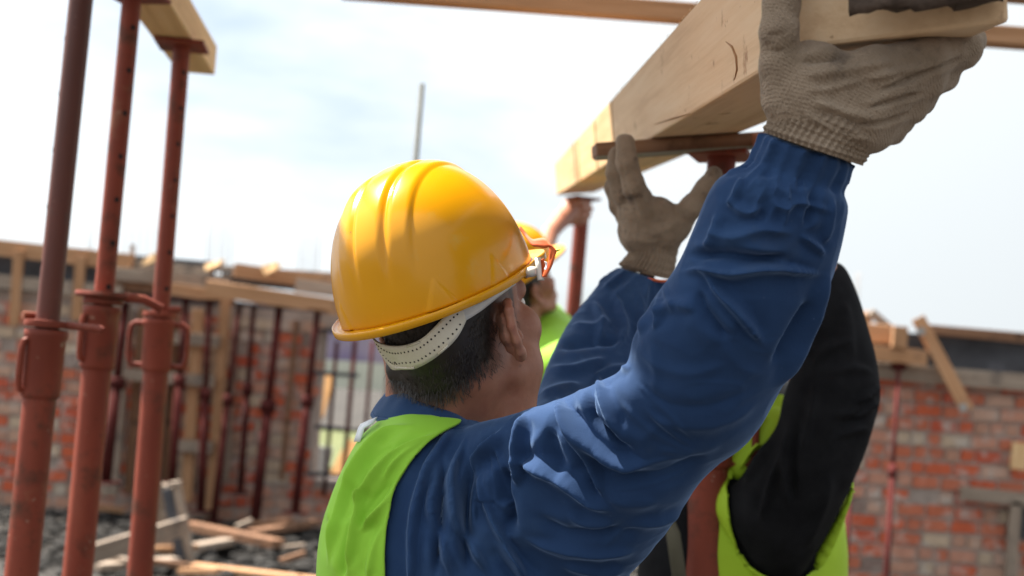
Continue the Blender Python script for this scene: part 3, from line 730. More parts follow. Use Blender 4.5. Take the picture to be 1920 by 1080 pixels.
# ------------------------------------------------------------------ steel props
def make_prop(a, b, ch, r_out, r_in, label, m='red_paint', group=None, sleeve=.13, handles='bar', yaw=0.0, holes=0, hole_az=0.0, hole_pitch=.1, hole_top=.1, plate=.06, base=True, tube_m=None):
    """telescopic prop from foot a to head b; ch = height of the collar above the foot"""
    a = np.array(a, float); b = np.array(b, float); ax = b - a; Lg = np.linalg.norm(ax)
    r = empty('steel_prop', a, label, 'prop', group)
    X0 = np.array([math.cos(yaw), math.sin(yaw), 0])
    z = ax / Lg; x = X0 - z * (X0 @ z); x /= np.linalg.norm(x); y = np.cross(z, x); Rm = np.stack([x, y, z], 1)
    tw = lambda pts: [a + Rm @ np.array(p, float) for p in pts]
    def put(name, mb, mm, smooth=None, par=r):
        mb.v = [tuple(a + Rm @ np.array(p)) for p in mb.v]
        return mb.build(name, M[mm], par, angle=math.radians(40))
    o = put('outer_tube', MB().lathe([(r_out, .006), (r_out, ch - sleeve + .002)], n=32), m)
    s = r_out * 1.2
    put('collar_sleeve', MB().lathe([(r_out * 1.0, ch - sleeve - .006), (s * .98, ch - sleeve), (s, ch - sleeve + .004), (s, ch - .02), (s * 1.09, ch - .014), (s * 1.1, ch - .004), (s * 1.05, ch), (r_in * 1.02, ch + .001)], n=32), m)
    inner = put('inner_tube', MB().lathe([(r_in, ch - .05), (r_in, Lg - .008)], n=32), tube_m or m)
    put('adjusting_nut', MB().lathe([(r_in * 1.02, ch + .004), (s * 1.12, ch + .004), (s * 1.16, ch + .009), (s * 1.12, ch + .017), (r_in * 1.02, ch + .018)], n=32), m)
    hs = MB()
    if handles == 'bar':
        put('nut_handle', MB().tube([(s * .9, 0, ch + .011), (s * 2.9, -.006, ch + .009), (s * 3.1, -.010, ch + .006)], [.0075, .0075, .006], 10), m)
        put('nut_stub', MB().tube([(-s * .8, .01, ch + .024), (-s * 1.25, -.01, ch + .024)], .008, 10), m)
        az = -2.2
        c, sn = math.cos(az), math.sin(az)
        put('grip', MB().tube([(s * c * q, s * sn * q, ch - h) for q, h in ((.9, .02), (1.18, .024), (1.26, .04), (1.26, .10), (1.18, .113), (.9, .117))], .0065, 8), m)
    if handles == 'loops':
        for sg in (-1, 1):
            put('grip', MB().tube([(sg * s * q, 0, ch - h) for q, h in ((.9, .012), (1.6, .012), (1.85, .02), (1.9, .04), (1.9, .09), (1.82, .108), (1.6, .115), (.9, .115))], .0065, 8), m)
        put('nut_stub', MB().tube([(s * .5, -.02, ch + .024), (s * 1.2, -.0, ch + .026)], .009, 10), m)
    if handles == 'disc':
        put('nut_disc', MB().lathe([(r_in * 1.02, ch + .018), (s * 1.55, ch + .018), (s * 1.62, ch + .023), (s * 1.55, ch + .03), (r_in * 1.02, ch + .031)], n=32), m)
        put('nut_handle', MB().tube([(s * 1.3, 0, ch + .024), (s * 2.3, .02, ch + .02), (s * 3.0, .05, ch + .004)], .010, 10), m)
        az = -2.0; c, sn = math.cos(az), math.sin(az)
        put('grip', MB().tube([(s * c * q, s * sn * q, ch - h) for q, h in ((.9, .02), (1.18, .024), (1.25, .04), (1.25, .10), (1.18, .113), (.9, .117))], .0065, 8), m)
    if holes:
        mb = MB()
        for i in range(holes):
            zz = Lg - hole_top - i * hole_pitch
            if zz < ch + .02: break
            c, sn = math.cos(hole_az), math.sin(hole_az)
            mb.tube([(r_in * .97 * c, r_in * .97 * sn, zz), (r_in * 1.012 * c, r_in * 1.012 * sn, zz)], .0058, 10)
        h = put('pin_hole', mb, 'dark_hole', par=r); h['kind'] = 'stuff'
    if plate: put('head_plate', MB().box((0, 0, Lg - .004), (plate * 2, plate * 2, .008)), m)
    if base: put('base_plate', MB().box((0, 0, .003), (.14, .14, .006)), m)
    return r
def px_prop(x0, y0, x1, y1, Y, z_top, yc, **k):
    """prop whose axis passes two pixels at the distance Y"""
    t, u = W(x0, y0, Y), W(x1, y1, Y); d = (t - u) / (t - u)[2]
    a = u + d * (0.0 - u[2]); b = u + d * (z_top - u[2])
    s = np.linalg.norm(d)
    c = W(x0 + (x1 - x0) * (yc - y0) / (y1 - y0), yc, Y)
    return make_prop(a, b, (c[2]) * s, **k)
ZB = 2.25
px_prop(152, 0, 40, 1080, 2.42, 2.62, 618, r_out=.0305, r_in=.0222, label='front left red steel prop with a darker brown upper tube', tube_m='rust_paint', holes=9, hole_az=-2.75, hole_pitch=.108, sleeve=.125, yaw=-.1, hole_top=.12)
px_prop(247, 0, 145, 1080, 2.72, ZB, 574, r_out=.0305, r_in=.0205, label='middle red steel prop of the left three with a wide disc nut', handles='disc', holes=9, hole_az=-.62, hole_pitch=.093, sleeve=.13, yaw=-.25, hole_top=.08)
px_prop(341, 85, 262, 1080, 3.16, ZB, 598, r_out=.0305, r_in=.0215, label='red steel prop with two loop grips and a square head plate under the timber end', handles='loops', holes=9, hole_az=-.95, hole_pitch=.09, sleeve=.125, yaw=.12, hole_top=.075)

# ------------------------------------------------------------------ timber overhead
# beam over the left props
e = P(402, 148, 3.55); e[2] = ZB + .001
d = np.array([-(737 - 402) / FPX, -1.0, 0]); d[0] = -(ray(737, 690)[0] / ray(737, 690)[1]) * 1.0
d = -np.array([ray(737, 690)[0], ray(737, 690)[1], 0]); d /= np.linalg.norm(d); rt = np.array([-d[1], d[0], 0]); rt = rt if rt[0] > 0 else -rt
c0 = e - rt * .05 + np.array([0, 0, .042])
thing_bar('timber_beam', c0, c0 + d * 2.6, .1, .082, 'fresh_pine', 'pale timber beam end resting on the left steel props', 'beam')
# the beam being lifted
VP = ray(920, 441); VP = VP / np.linalg.norm(VP)
N0 = P(1495, 93, 1.15)
side = np.cross(VP, [0, 0, 1.0]); side /= np.linalg.norm(side); upb = np.cross(side, VP)
ca, sa = math.cos(math.radians(8)), math.sin(math.radians(8))
side, upb = side * ca + upb * sa, upb * ca - side * sa
BW, BH = .158, .134
def along(depth): return (depth - 1.15) / (VP @ FWD)
def held_beam(d0, d1, m, label, skew=0.0):
    a = N0 + VP * along(d0) + side * BW / 2 + upb * BH / 2; b = N0 + VP * along(d1) + side * BW / 2 + upb * BH / 2
    o = bar('timber_beam', a, b, BW, BH, m, up=upb, bevel=.004)
    if skew:
        for v in o.data.vertices:
            if v.co.x < 0 and v.co.y < 0: v.co.x -= skew
    return tag(o, label, 'beam', )
main = held_beam(1.15, 2.83, 'sawn_pine', 'rough sawn timber beam held up at its near end by the gloved hand', .085)
held_beam(2.855, 3.28, 'fresh_pine', 'short sunlit timber following the held beam above the spread glove')
held_beam(3.325, 3.94, 'fresh_pine', 'middle sunlit timber length in line with the held beam')
held_beam(3.985, 5.35, 'fresh_pine', 'farthest sunlit timber of the beam line, above the bare hand')
# rough bark left on the near end of the held beam
mb = MB(); nx, ny = 26, 12
o0 = P(1592, 26, 1.085); ex = (P(1876, 6, 1.05) - o0); ey = upb * .085; ez = -VP * .022
rows = [[o0 + ex * (i / (nx - 1)) + ey * (j / (ny - 1)) for i in range(nx)] for j in range(ny)]
v, f = ribbon(rows, .03); nn = vnoise(v, 45, 3)[:, None] * .006 + vnoise(v, 110, 4)[:, None] * .003
v = v + nn * np.array([.6, -1, .8])
ob = link('bark_edge', new_mesh('bark_edge', v, f), M['bark'], main)
# saw fuzz and splinters along the upper left edge and underside edge
mb = MB()
for i in range(90):
    t = RNG.uniform(.25, 1.6); base = N0 + VP * t + (upb * BH if i % 3 else side * BW)
    dirn = (upb * RNG.uniform(.2, 1) - side * RNG.uniform(-.3, .6) + VP * RNG.normal() * .7) if i % 3 else (-upb * RNG.uniform(.2, 1) + side * RNG.uniform(0, .6) + VP * RNG.normal() * .7)
    mb.tube([base, base + dirn * RNG.uniform(.001, .0042)], [.0006, .0002], 4)
o = mb.build('splinters', M['sawn_pine'], main); o['kind'] = 'stuff'
# knot crack and torn splinter on the left face
def on_face(x, y, off=.0008):
    r_ = ray(x, y); t = ((N0 - CAM) @ side) / (r_ @ side); return CAM + r_ * t - side * off
MB().tube([on_face(x, y) for x, y in ((1362, 78), (1374, 88), (1382, 108), (1383, 130), (1378, 150))], [.0004, .0014, .0017, .0012, .0004], 6).build('knot_crack', M['orange_plank'], main, smooth=True)
MB().tube([on_face(x, y, .0015) for x, y in ((1229, 233), (1262, 222), (1296, 213))], [.0004, .0011, .0004], 6).build('splinter', M['orange_plank'], main, smooth=True)
# cross board and prop carrying the held beam
Y4 = 2.24
tdep = 2.24
cb = N0 + VP * along(tdep) + side * BW * .5 - upb * .0125
thing_bar('packing_board', cb - side * .175 + upb * -.001, cb + side * .16 - upb * .001, .1, .0235, 'brown_plank', 'brown packing board with a grey green underside below the held beam', 'board', up=upb)
under = bar('underside_ply', cb - side * .172 - upb * .0135, cb + side * .157 - upb * .0135, .097, .003, 'green_grey_wood', up=upb, bevel=0)
pb = [o for o in COL.objects if o.name.startswith('packing_board')][0]
under.parent = pb; under.matrix_parent_inverse = parent_world(pb).inverted()
zt = (cb - upb * .016 + side * .075)[2]
px_prop(1352, 318, 1321, 1080, Y4, zt - .004, 742, r_out=.0345, r_in=.025, label='red steel prop standing in front of the black sleeved worker', handles='loops', yaw=-.35, plate=.052, sleeve=.12, holes=6, hole_az=-2.2)
px_prop(1093, 378, 1073, 610, 5.12, (N0 + VP * along(5.1))[2] - .004, 760, r_out=.037, r_in=.0295, label='far red steel prop gripped at its top by a bare hand', plate=.055, yaw=.4)
# transverse battens high above
a, b = W(560, -18, 4.2), W(2060, 92, 4.2)
thing_bar('roof_batten', W(640, -22, 4.2), W(2060, 83, 4.2), .07, .062, 'orange_plank', 'long batten crossing the sky behind the held beam', 'batten')
thing_bar('roof_batten', W(1500, -46, 3.5), W(2060, -4, 3.5), .07, .05, 'orange_plank', 'second batten just showing at the top right corner', 'batten')
# grey pole behind the hard hat
pt = W(791, 157, 6.0); pbm = W(779, 305, 6.0); dd = (pbm - pt) / abs((pbm - pt)[2])
o = MB().tube([pt, pt + dd * pt[2]], .0135, 12).build('steel_pole', M['grey_steel'], smooth=True); tag(o, 'thin grey steel pole rising behind the yellow hard hat', 'pole')
# thin prop before the right wall
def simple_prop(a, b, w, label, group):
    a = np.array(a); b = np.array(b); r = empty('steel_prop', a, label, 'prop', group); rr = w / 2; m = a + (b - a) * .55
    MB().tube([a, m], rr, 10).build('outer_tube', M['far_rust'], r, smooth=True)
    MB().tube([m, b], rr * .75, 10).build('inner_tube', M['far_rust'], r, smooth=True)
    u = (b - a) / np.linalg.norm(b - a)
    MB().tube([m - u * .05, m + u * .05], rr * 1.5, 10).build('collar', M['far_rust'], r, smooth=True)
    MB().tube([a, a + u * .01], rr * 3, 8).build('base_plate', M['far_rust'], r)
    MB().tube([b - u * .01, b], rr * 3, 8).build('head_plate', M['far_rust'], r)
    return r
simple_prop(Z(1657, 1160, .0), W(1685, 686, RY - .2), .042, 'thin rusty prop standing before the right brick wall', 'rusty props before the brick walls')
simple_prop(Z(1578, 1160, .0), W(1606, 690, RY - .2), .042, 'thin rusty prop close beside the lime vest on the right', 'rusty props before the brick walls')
row = [(236, 566, 198, 905, 18), (349, 560, 322, 905, 13), (393, 562, 376, 960, 13), (450, 566, 400, 978, 11), (476, 570, 450, 925, 11), (524, 575, 476, 990, 17), (596, 582, 553, 962, 14)]
lab = ['thick rusty prop seen between the first two foreground props', 'rusty prop just right of the third foreground prop, before the brown post', 'rusty prop immediately left of the tan timber post',
       'leaning rusty prop immediately right of the tan timber post', 'thin dark rusty prop between the leaning prop and the thickest one', 'thickest rusty prop in the middle of the row before the brick wall', 'rusty prop at the left side of the barred opening']
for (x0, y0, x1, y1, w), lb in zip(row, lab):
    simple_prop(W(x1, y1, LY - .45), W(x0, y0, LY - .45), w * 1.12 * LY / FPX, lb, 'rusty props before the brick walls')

# ------------------------------------------------------------------ unseen plank deck, added above the workers to shade them
r = empty('shade_deck', (-.2, 2.0, 2.8), 'unseen plank deck added overhead to shade the workers', 'deck')
for y0, y1 in ((.75, 1.44), (1.89, 3.0)): bar('plank', (-.675, y0, 2.8), (-.675, y1, 2.8), .25, .03, 'orange_plank', r)  # short planks leave a hatch shaped to let sun onto hat and shoulder
edges = [(-.955, -.805), (-.545, -.36), (-.355, -.16), (-.155, .04), (.045, .24), (.245, .44), (.445, .64), (.645, .86)]
for x0, x1 in edges:
    bar('plank', ((x0 + x1) / 2, .75, 2.8), ((x0 + x1) / 2, 3.0, 2.8), x1 - x0, .03, 'orange_plank', r)
for y in (.95, 2.85): bar('joist', (-1.0, y, 2.845), (.9, y, 2.845), .06, .058, 'orange_plank', r)

# ------------------------------------------------------------------ hard hats
HA, HB, HH = .1085, .134, .147
def hat_shell():
    nt, nr = 420, 110
    th = np.arange(nt) * 2 * PI / nt; V = []; 
    def pt(t, th):
        r = np.cos(t * PI / 2) ** (2 / 2.32); z = np.sin(t * PI / 2) ** (2 / 2.1) * HH
        return np.stack([HA * r * np.sin(th), HB * r * np.cos(th), z + 0 * th], -1)
    ts = 1 - (1 - np.linspace(0, 1, nr)) ** 1.0
    rings = [pt(t, th) for t in ts[:-1]]
    G = np.concatenate(rings)
    # three ridges running front to back
    c = np.array([0, 0, -.02]); nrm = (G - c) / np.array([HA, HB, HH]) ** 2; nrm /= np.linalg.norm(nrm, axis=1, keepdims=True)
    x = G[:, 0]; hz = G[:, 2] / HH
    h = np.zeros(len(G))
    for x0, w, a in ((0, .0135, .0042), (-.034, .0085, .0034), (.034, .0085, .0034)):
        h += a * smoothstep(w + .0055, w - .002, np.abs(x - x0))
    h *= smoothstep(.22, .6, hz)
    # wedge shaped slot housings above the rim
    az = np.arctan2(G[:, 0], G[:, 1])
    for a0 in (1.98, -1.98, 2.64, -2.64):
        u = (np.arctan2(np.sin(az - a0), np.cos(az - a0))) * .12; v_ = G[:, 2]
        lim = .017 * (1 - v_ / .036)
        h += .0022 * smoothstep(-.001, .004, lim - np.abs(u)) * smoothstep(.036, .030, v_) * (1 - v_ / .06)
    G = G + nrm * h[:, None]
    n0 = len(rings)
    F = []
    for i in range(n0 - 1):
        for k in range(nt):
            k2 = (k + 1) % nt
            F.append((i * nt + k, i * nt + k2, (i + 1) * nt + k2, (i + 1) * nt + k))
    top = len(G); G = np.concatenate([G, [[0, 0, HH + .005]]])
    F += [((n0 - 1) * nt + k, (n0 - 1) * nt + (k + 1) % nt, top) for k in range(nt)]
    return G, F
def hat_brim():
    nt = 240; th = np.arange(nt) * 2 * PI / nt; c = np.cos(th); fr = np.clip((c - .25) / .75, 0, 1) ** 1.4; bk = np.clip(-c, 0, 1)
    ext = .009 + .006 * bk + .032 * fr
    rows = []
    for q, dz in ((-.35, -.0), (0.0, .0005), (.12, .0005), (.5, -.0005), (.8, -.0005), (.93, .002), (1.0, .0035), (1.06, .003), (1.09, 0), (1.05, -.0055), (.97, -.006), (.9, -.0045), (.5, -.0045), (-.35, -.005)):
        e = ext * q if q > 0 else -.0035 + 0 * ext
        rows.append(np.stack([(HA + e) * np.sin(th), (HB + e) * np.cos(th), dz - fr * .009 * np.clip(q, 0, 1) - .003 * bk * np.clip(q, 0, 1)], -1))
    F = []
    for i in range(len(rows)):
        i2 = (i + 1) % len(rows)
        for k in range(nt):
            k2 = (k + 1) % nt
            F.append((i * nt + k, i2 * nt + k, i2 * nt + k2, i * nt + k2))
    return np.concatenate(rows), F
HM, HO = euler_frame(22, 20.8, 14.7), P(820.5, 544.8, 1.5)
hat = empty('hard_hat', (0, 0, 0), 'large glossy yellow hard hat with an orange ribbon on the worker in blue', 'hard hat')
v, f = hat_shell(); me = new_mesh('shell', v, f)
sh = link('shell', me, M['yellow_plastic'], hat)
md = sh.modifiers.new('s', 'SOLIDIFY'); md.thickness = .0026; md.offset = -1
v, f = hat_brim(); link('brim', new_mesh('brim', v, f), M['yellow_plastic'], hat)
# spare copies for the other two workers are taken before the harness is fitted
def place_hat(h, Mx, o):
    m = Matrix.Identity(4)
    for i in range(3):
        for j in range(3): m[i][j] = Mx[i][j]
        m[i][3] = o[i]
    h.matrix_basis = m
hat2 = copy_thing(hat); hat3 = copy_thing(hat)
place_hat(hat, HM, HO)
hat2['label'] = 'blurred yellow hard hat of the far worker, mostly behind the large hard hat'
hat3['label'] = 'yellow hard hat of the black sleeved worker, behind the raised blue arm'

# ------------------------------------------------------------------ head (head frame: x right, y forward, z up from the hat rim)
def ear_prims(s):
    pr = []
    cy, cz = -.012, -.056
    a0 = [(.014, -.012), (.012, .012), (.004, .032), (-.009, .038), (-.021, .029), (-.025, .009), (-.021, -.012), (-.012, -.028), (-.004, -.036)]
    pts = []
    for y, z in a0:
        y, z = y * .88, z * .86
        out = .0705 + .018 * smoothstep(.014, -.021, y)
        pts.append((s * out, cy + y, cz + z))
    pr += chain(pts, [.0036, .0044, .0046, .0048, .005, .005, .0048, .005, .0055])
    pr += [ball((s * .0765, cy + .000, cz - .028), .0075), ball((s * .075, cy + .003, cz - .023), .007)]
    pr += chain([(s * .0745, cy + .004, cz + .018), (s * .0815, cy - .008, cz + .012), (s * .082, cy - .012, cz - .004), (s * .078, cy - .005, cz - .018)], [.0036, .004, .004, .004])
    pr += chain([(s * .071, cy + .004, cz + .02), (s * .074, cy - .010, cz + .016), (s * .074, cy - .013, cz - .004), (s * .072, cy - .004, cz - .018)], [.0075, .0085, .0085, .008])
    pr += [cone((s * .071, cy + .015, cz - .006), (s * .074, cy + .012, cz - .012), .0055, .005)]
    return [p + (.004,) for p in pr]
def head_prims():
    pr = [ell((0, -.008, .008), (.0745, .098, .105)), ell((0, -.045, -.045), (.060, .050, .05)), ell((0, .035, -.075), (.058, .062, .075)), ell((0, .055, -.095), (.044, .045, .045)),
          ball((0, .078, -.134), .019), ball((.042, .052, -.062), .030), ball((-.042, .052, -.062), .030), cone((.05, .005, -.105), (.03, .06, -.13), .016, .014), cone((-.05, .005, -.105), (-.03, .06, -.13), .016, .014),
          cone((-.035, .083, -.018), (.035, .083, -.018), .014), cone((0, .092, -.03), (0, .114, -.072), .008, .0125), ball((.013, .1, -.076), .0095), ball((-.013, .1, -.076), .0095),
          cone((-.019, .088, -.103), (.019, .088, -.103), .009), cone((-.016, .087, -.113), (.016, .087, -.113), .009)]
    return pr
def eye_parts(Mx, o, parent):
    for s in (-1, 1):
        c = Mx @ np.array([s * .031, .084, -.036]) + o
        mb = MB(); mb.lathe([(math.sin(t) * .0115, math.cos(t) * .0115) for t in np.linspace(.001, PI - .001, 9)], c, 14); mb.build('eye', M['eye'], parent, smooth=True)

# ------------------------------------------------------------------ the worker in blue
yaw_b = 46
YB = euler_frame(yaw_b, 0, 0)
KM = euler_frame(29, 15.5, 13)                 # head
KO = P(846, 550, 1.49)
w1 = empty('person', (P(830, 1080, 1.5)[0], 1.52, 0), 'worker in a blue jacket and green vest seen from behind, both gloved hands raised', 'person')

torso = [(815, 742, 850, 742, 1.525, .02), (757, 768, 888, 772, 1.515, .058), (716, 800, 930, 800, 1.50, .085), (684, 830, 990, 835, 1.49, .11), (656, 880, 1060, 885, 1.485, .13), (632, 940, 1120, 945, 1.48, .14),
         (615, 1000, 1160, 1005, 1.475, .145), (607, 1080, 1180, 1085, 1.47, .145), (612, 1200, 1165, 1205, 1.47, .14), (628, 1400, 1150, 1405, 1.48, .135), (640, 1560, 1160, 1565, 1.49, .135)]
arm_r = [(850, 820, 900, 1130, 1.44, .085), (905, 790, 1110, 1125, 1.395, .090), (1000, 764, 1240, 1010, 1.35, .092), (1088, 734, 1318, 900, 1.31, .084), (1168, 690, 1405, 828, 1.27, .076), (1186, 632, 1462, 738, 1.245, .072), (1218, 570, 1508, 640, 1.225, .070),
         (1264, 506, 1548, 552, 1.21, .066), (1300, 430, 1573, 470, 1.195, .060), (1336, 352, 1588, 400, 1.185, .058), (1366, 324, 1586, 380, 1.18, .053), (1400, 308, 1576, 360, 1.178, .040), (1412, 285, 1588, 338, 1.175, .041), (1428, 248, 1598, 306, 1.17, .044)]
arm_l = [(880, 830, 980, 930, 1.64, .08), (955, 775, 1085, 860, 1.72, .08), (1002, 740, 1140, 800, 1.80, .075), (1024, 692, 1185, 752, 1.86, .072), (1046, 640, 1218, 695, 1.92, .070), (1072, 594, 1238, 645, 1.97, .064), (1106, 551, 1251, 600, 2.01, .055), (1132, 522, 1254, 562, 2.03, .048), (1164, 503, 1257, 533, 2.05, .042)]
def pleats(nf, amp, t0):
    def d(t, ph):
        k = smoothstep(t0, t0 + .06, t)
        return k * amp * (np.sin(ph * nf + 1.3 * np.sin(ph * 2)) + .5 * np.sin(ph * nf * .5 + 2))
    return d
parts = [loft(torso, 96, 10, e=2.25), loft(arm_r, 128, 12, disp=pleats(19, .085, .78)), loft(arm_l, 96, 12, disp=pleats(13, .10, .80))]
VJ, FJ = weld(parts, .0036)
VJ = relax(VJ, FJ, 2)
# melt the joints where the sleeves enter the body
pj = proj(VJ)
junction = np.exp(-((pj[:, 0] - 985) / 110) ** 2 - ((pj[:, 1] - 940) / 150) ** 2)
VJ = relax(VJ, FJ, 40, w=np.clip(junction * 1.2, 0, 1))
VJ, FJ = refine(VJ, FJ)
NJ = vnormals(VJ, FJ)
V0 = VJ.copy(); N0j = NJ.copy()
folds = [
 # vertical folds of the back panel beside the vest
 ([(818, 838), (800, 875), (786, 925), (775, 985), (772, 1060), (770, 1130)], 8, 8, .2), ([(852, 800), (818, 850), (800, 890), (790, 930)], 7, 5, .0),
 ([(868, 830), (852, 870), (847, 920), (856, 978), (882, 1025), (925, 1090)], 8, 9, -.2), ([(815, 900), (812, 960), (835, 1030), (850, 1100)], 7, 6, .2),
 ([(940, 800), (912, 840), (891, 867), (885, 911), (884, 960), (884, 1005)], 8, 12, -.35), ([(899, 880), (913, 935), (940, 1000), (975, 1070), (1000, 1130)], 8, 8, .3),
 ([(895, 850), (880, 930), (872, 1010), (880, 1080)], 14, -9, 0), ([(832, 850), (828, 930), (822, 1010), (815, 1090)], 10, -6, 0),
 ([(985, 772), (980, 800), (974, 850), (976, 915)], 9, 11, .3), ([(938, 870), (946, 930), (957, 980), (945, 950)], 16, -9, 0),
 ([(1040, 738), (1062, 785), (1086, 831), (1106, 884), (1138, 945)], 9, 16, -.35), ([(1025, 800), (1035, 850), (1052, 900)], 15, -9, 0),
 ([(1050, 752), (1090, 815), (1135, 852), (1175, 866), (1218, 870)], 13, 25, .25), ([(960, 860), (1020, 880), (1075, 912), (1110, 938), (1150, 958)], 15, 22, .2), ([(1108, 722), (1112, 780), (1146, 818), (1185, 846)], 8, -13, 0),
 ([(1120, 700), (1130, 745), (1150, 790), (1170, 815)], 8, 12, -.2), ([(1112, 706), (1145, 692), (1185, 688)], 9, 6, 0),
 ([(1160, 800), (1200, 820), (1235, 800)], 14, 6, 0), ([(980, 1000), (1024, 1022), (1113, 1040), (1202, 1030)], 11, 8, .2), ([(1131, 1027), (1171, 995), (1247, 978), (1290, 950)], 10, 7, 0),
 ([(1000, 960), (1060, 1000), (1150, 1000), (1220, 985)], 15, -7, 0), ([(1110, 890), (1160, 940), (1240, 940)], 18, 6, 0), ([(1150, 900), (1250, 890), (1330, 850)], 18, -6, 0),
 ([(930, 1010), (960, 1050), (1010, 1100)], 10, 7, 0), ([(1050, 1060), (1120, 1075), (1180, 1070)], 11, 7, 0), ([(1060, 960), (1100, 985), (1160, 985)], 10, 5, 0),
 # elbow and forearm
 ([(1185, 650), (1240, 690), (1300, 700), (1370, 680)], 13, 6, 0), ([(1195, 720), (1260, 760), (1340, 760), (1410, 730)], 14, -6, 0), ([(1210, 780), (1290, 800), (1370, 790), (1430, 750)], 12, 7, 0),
 ([(1230, 840), (1300, 850), (1360, 825)], 12, 6, 0), ([(1270, 512), (1312, 505), (1370, 512), (1440, 500), (1545, 515)], 9, 10, .3), ([(1285, 480), (1350, 478), (1430, 488), (1480, 480)], 12, -9, 0),
 ([(1315, 507), (1342, 545), (1382, 588), (1432, 650)], 9, 10, -.35), ([(1305, 540), (1330, 590), (1370, 640)], 13, -6, 0), ([(1556, 500), (1520, 600), (1490, 670), (1452, 738)], 11, 9, 0),
 ([(1525, 560), (1490, 620), (1450, 690)], 13, -6, 0), ([(1220, 590), (1260, 570), (1310, 580)], 12, 5, 0), ([(1218, 640), (1230, 690), (1225, 740)], 11, 6, 0), ([(1350, 640), (1390, 690), (1430, 700)], 14, 5, 0),
 ([(1320, 430), (1370, 445), (1430, 430), (1490, 440)], 12, 6, 0), ([(1500, 440), (1530, 462), (1545, 480)], 7, 6, 0), ([(1360, 370), (1400, 400), (1440, 385)], 9, 6, 0), ([(1345, 400), (1338, 440), (1322, 470)], 9, 6, 0),
 ([(1440, 372), (1470, 392), (1500, 380), (1560, 398)], 8, 5, 0), ([(1450, 330), (1440, 375), (1420, 420)], 9, -5, 0), ([(1530, 345), (1525, 390), (1510, 430)], 9, -5, 0), ([(1390, 330), (1385, 350), (1365, 390)], 7, 6, 0),
 ([(1480, 350), (1478, 385), (1470, 430)], 8, 5, 0), ([(1560, 370), (1555, 420), (1545, 460)], 7, 5, 0),
 # far sleeve
 ([(1150, 545), (1165, 580), (1172, 620), (1150, 660)], 8, 8, 0), ([(1110, 560), (1130, 600), (1120, 650)], 9, 7, 0), ([(1030, 690), (1080, 690), (1140, 670)], 9, 8, 0), ([(1045, 655), (1100, 640), (1170, 640)], 10, -7, 0),
 ([(1200, 545), (1205, 590), (1195, 630)], 8, 6, 0), ([(1070, 610), (1110, 610), (1150, 600)], 9, 5, 0), ([(1010, 740), (1050, 725), (1090, 720)], 9, 7, 0), ([(1230, 550), (1232, 590), (1225, 620)], 7, 5, 0),
]
# finer wrinkles fanning from the shoulder, the elbow and the cuffs
fine = []
rg = np.random.default_rng(11)
def fan(cx, cy, a0, a1, n_, r0, r1, sg, mm, bend=.15):
    for k in range(n_):
        a = math.radians(a0 + (a1 - a0) * (k + rg.uniform(-.3, .3)) / max(n_ - 1, 1)); b = bend * rg.uniform(-1, 1); R0_, R1_ = r0 * rg.uniform(.8, 1.2), r1 * rg.uniform(.7, 1.1)
        fine.append(([(cx + math.cos(a + b * q) * (R0_ + (R1_ - R0_) * q), cy + math.sin(a + b * q) * (R0_ + (R1_ - R0_) * q)) for q in (0, .35, .7, 1)], sg * rg.uniform(.8, 1.3), mm * rg.uniform(.6, 1.2), rg.uniform(-.3, .3)))
fan(900, 770, 70, 118, 9, 60, 260, 5, 4)
fan(1500, 250, 88, 148, 11, 95, 165, 5, 4.5, .05)
fan(1215, 470, 70, 140, 8, 60, 125, 4.5, 3, .1)
fan(1330, 860, 150, 230, 6, 30, 190, 6, 3, .3)
def weight(a):
    x, y = np.mean(a, axis=0)
    if 1180 < x < 1420 and 670 < y < 870: return .45                  # the underside of the arm hangs nearly smooth
    if x > 1000 and y > 700: return 1.05
    return 1.9 if x < 1000 else 1.4
folds = [(a, b, c * weight(a) * (1.5 if c < 0 else 1), d) for a, b, c, d in folds]
VJ = fold(VJ, NJ, folds, amp=1.12)
VJ = fold(VJ, NJ, fine, amp=1.1)
VJ = relax(VJ, FJ, 2, .5)
NJ = vnormals(VJ, FJ)
def creases(v, s, seed): return (1 - np.abs(vnoise(v, s, seed))) ** 4 - .35
wq = v_warp = VJ + np.stack([vnoise(VJ, 11, 21), vnoise(VJ, 11, 22), vnoise(VJ, 11, 23)], 1) * .03
VJ = VJ + NJ * (vnoise(VJ, 16, 5) * .0018 + creases(wq * [1, 1, .6], 20, 6) * .0009 + creases(wq * [.7, 1, 1.2], 38, 7) * .0006 + vnoise(VJ, 90, 8) * .0003)[:, None]
VJ = relax(VJ, FJ, 1, .4)
vest_poly = [(700, 775), (760, 785), (866, 796), (861, 804), (832, 819), (793, 849), (764, 884), (749, 908), (739, 946), (731, 985), (727, 1030), (727, 1085), (728, 1180), (735, 1300), (760, 1620), (480, 1640), (480, 900), (600, 820)]
pq = proj(V0); ins = inpoly(pq, vest_poly) * smoothstep(2, 16, seg_dist(pq, vest_poly[2:14])[0]) * (pq[:, 0] < 880)
VJ = VJ * (1 - ins[:, None]) + (V0 - N0j * .003) * ins[:, None]

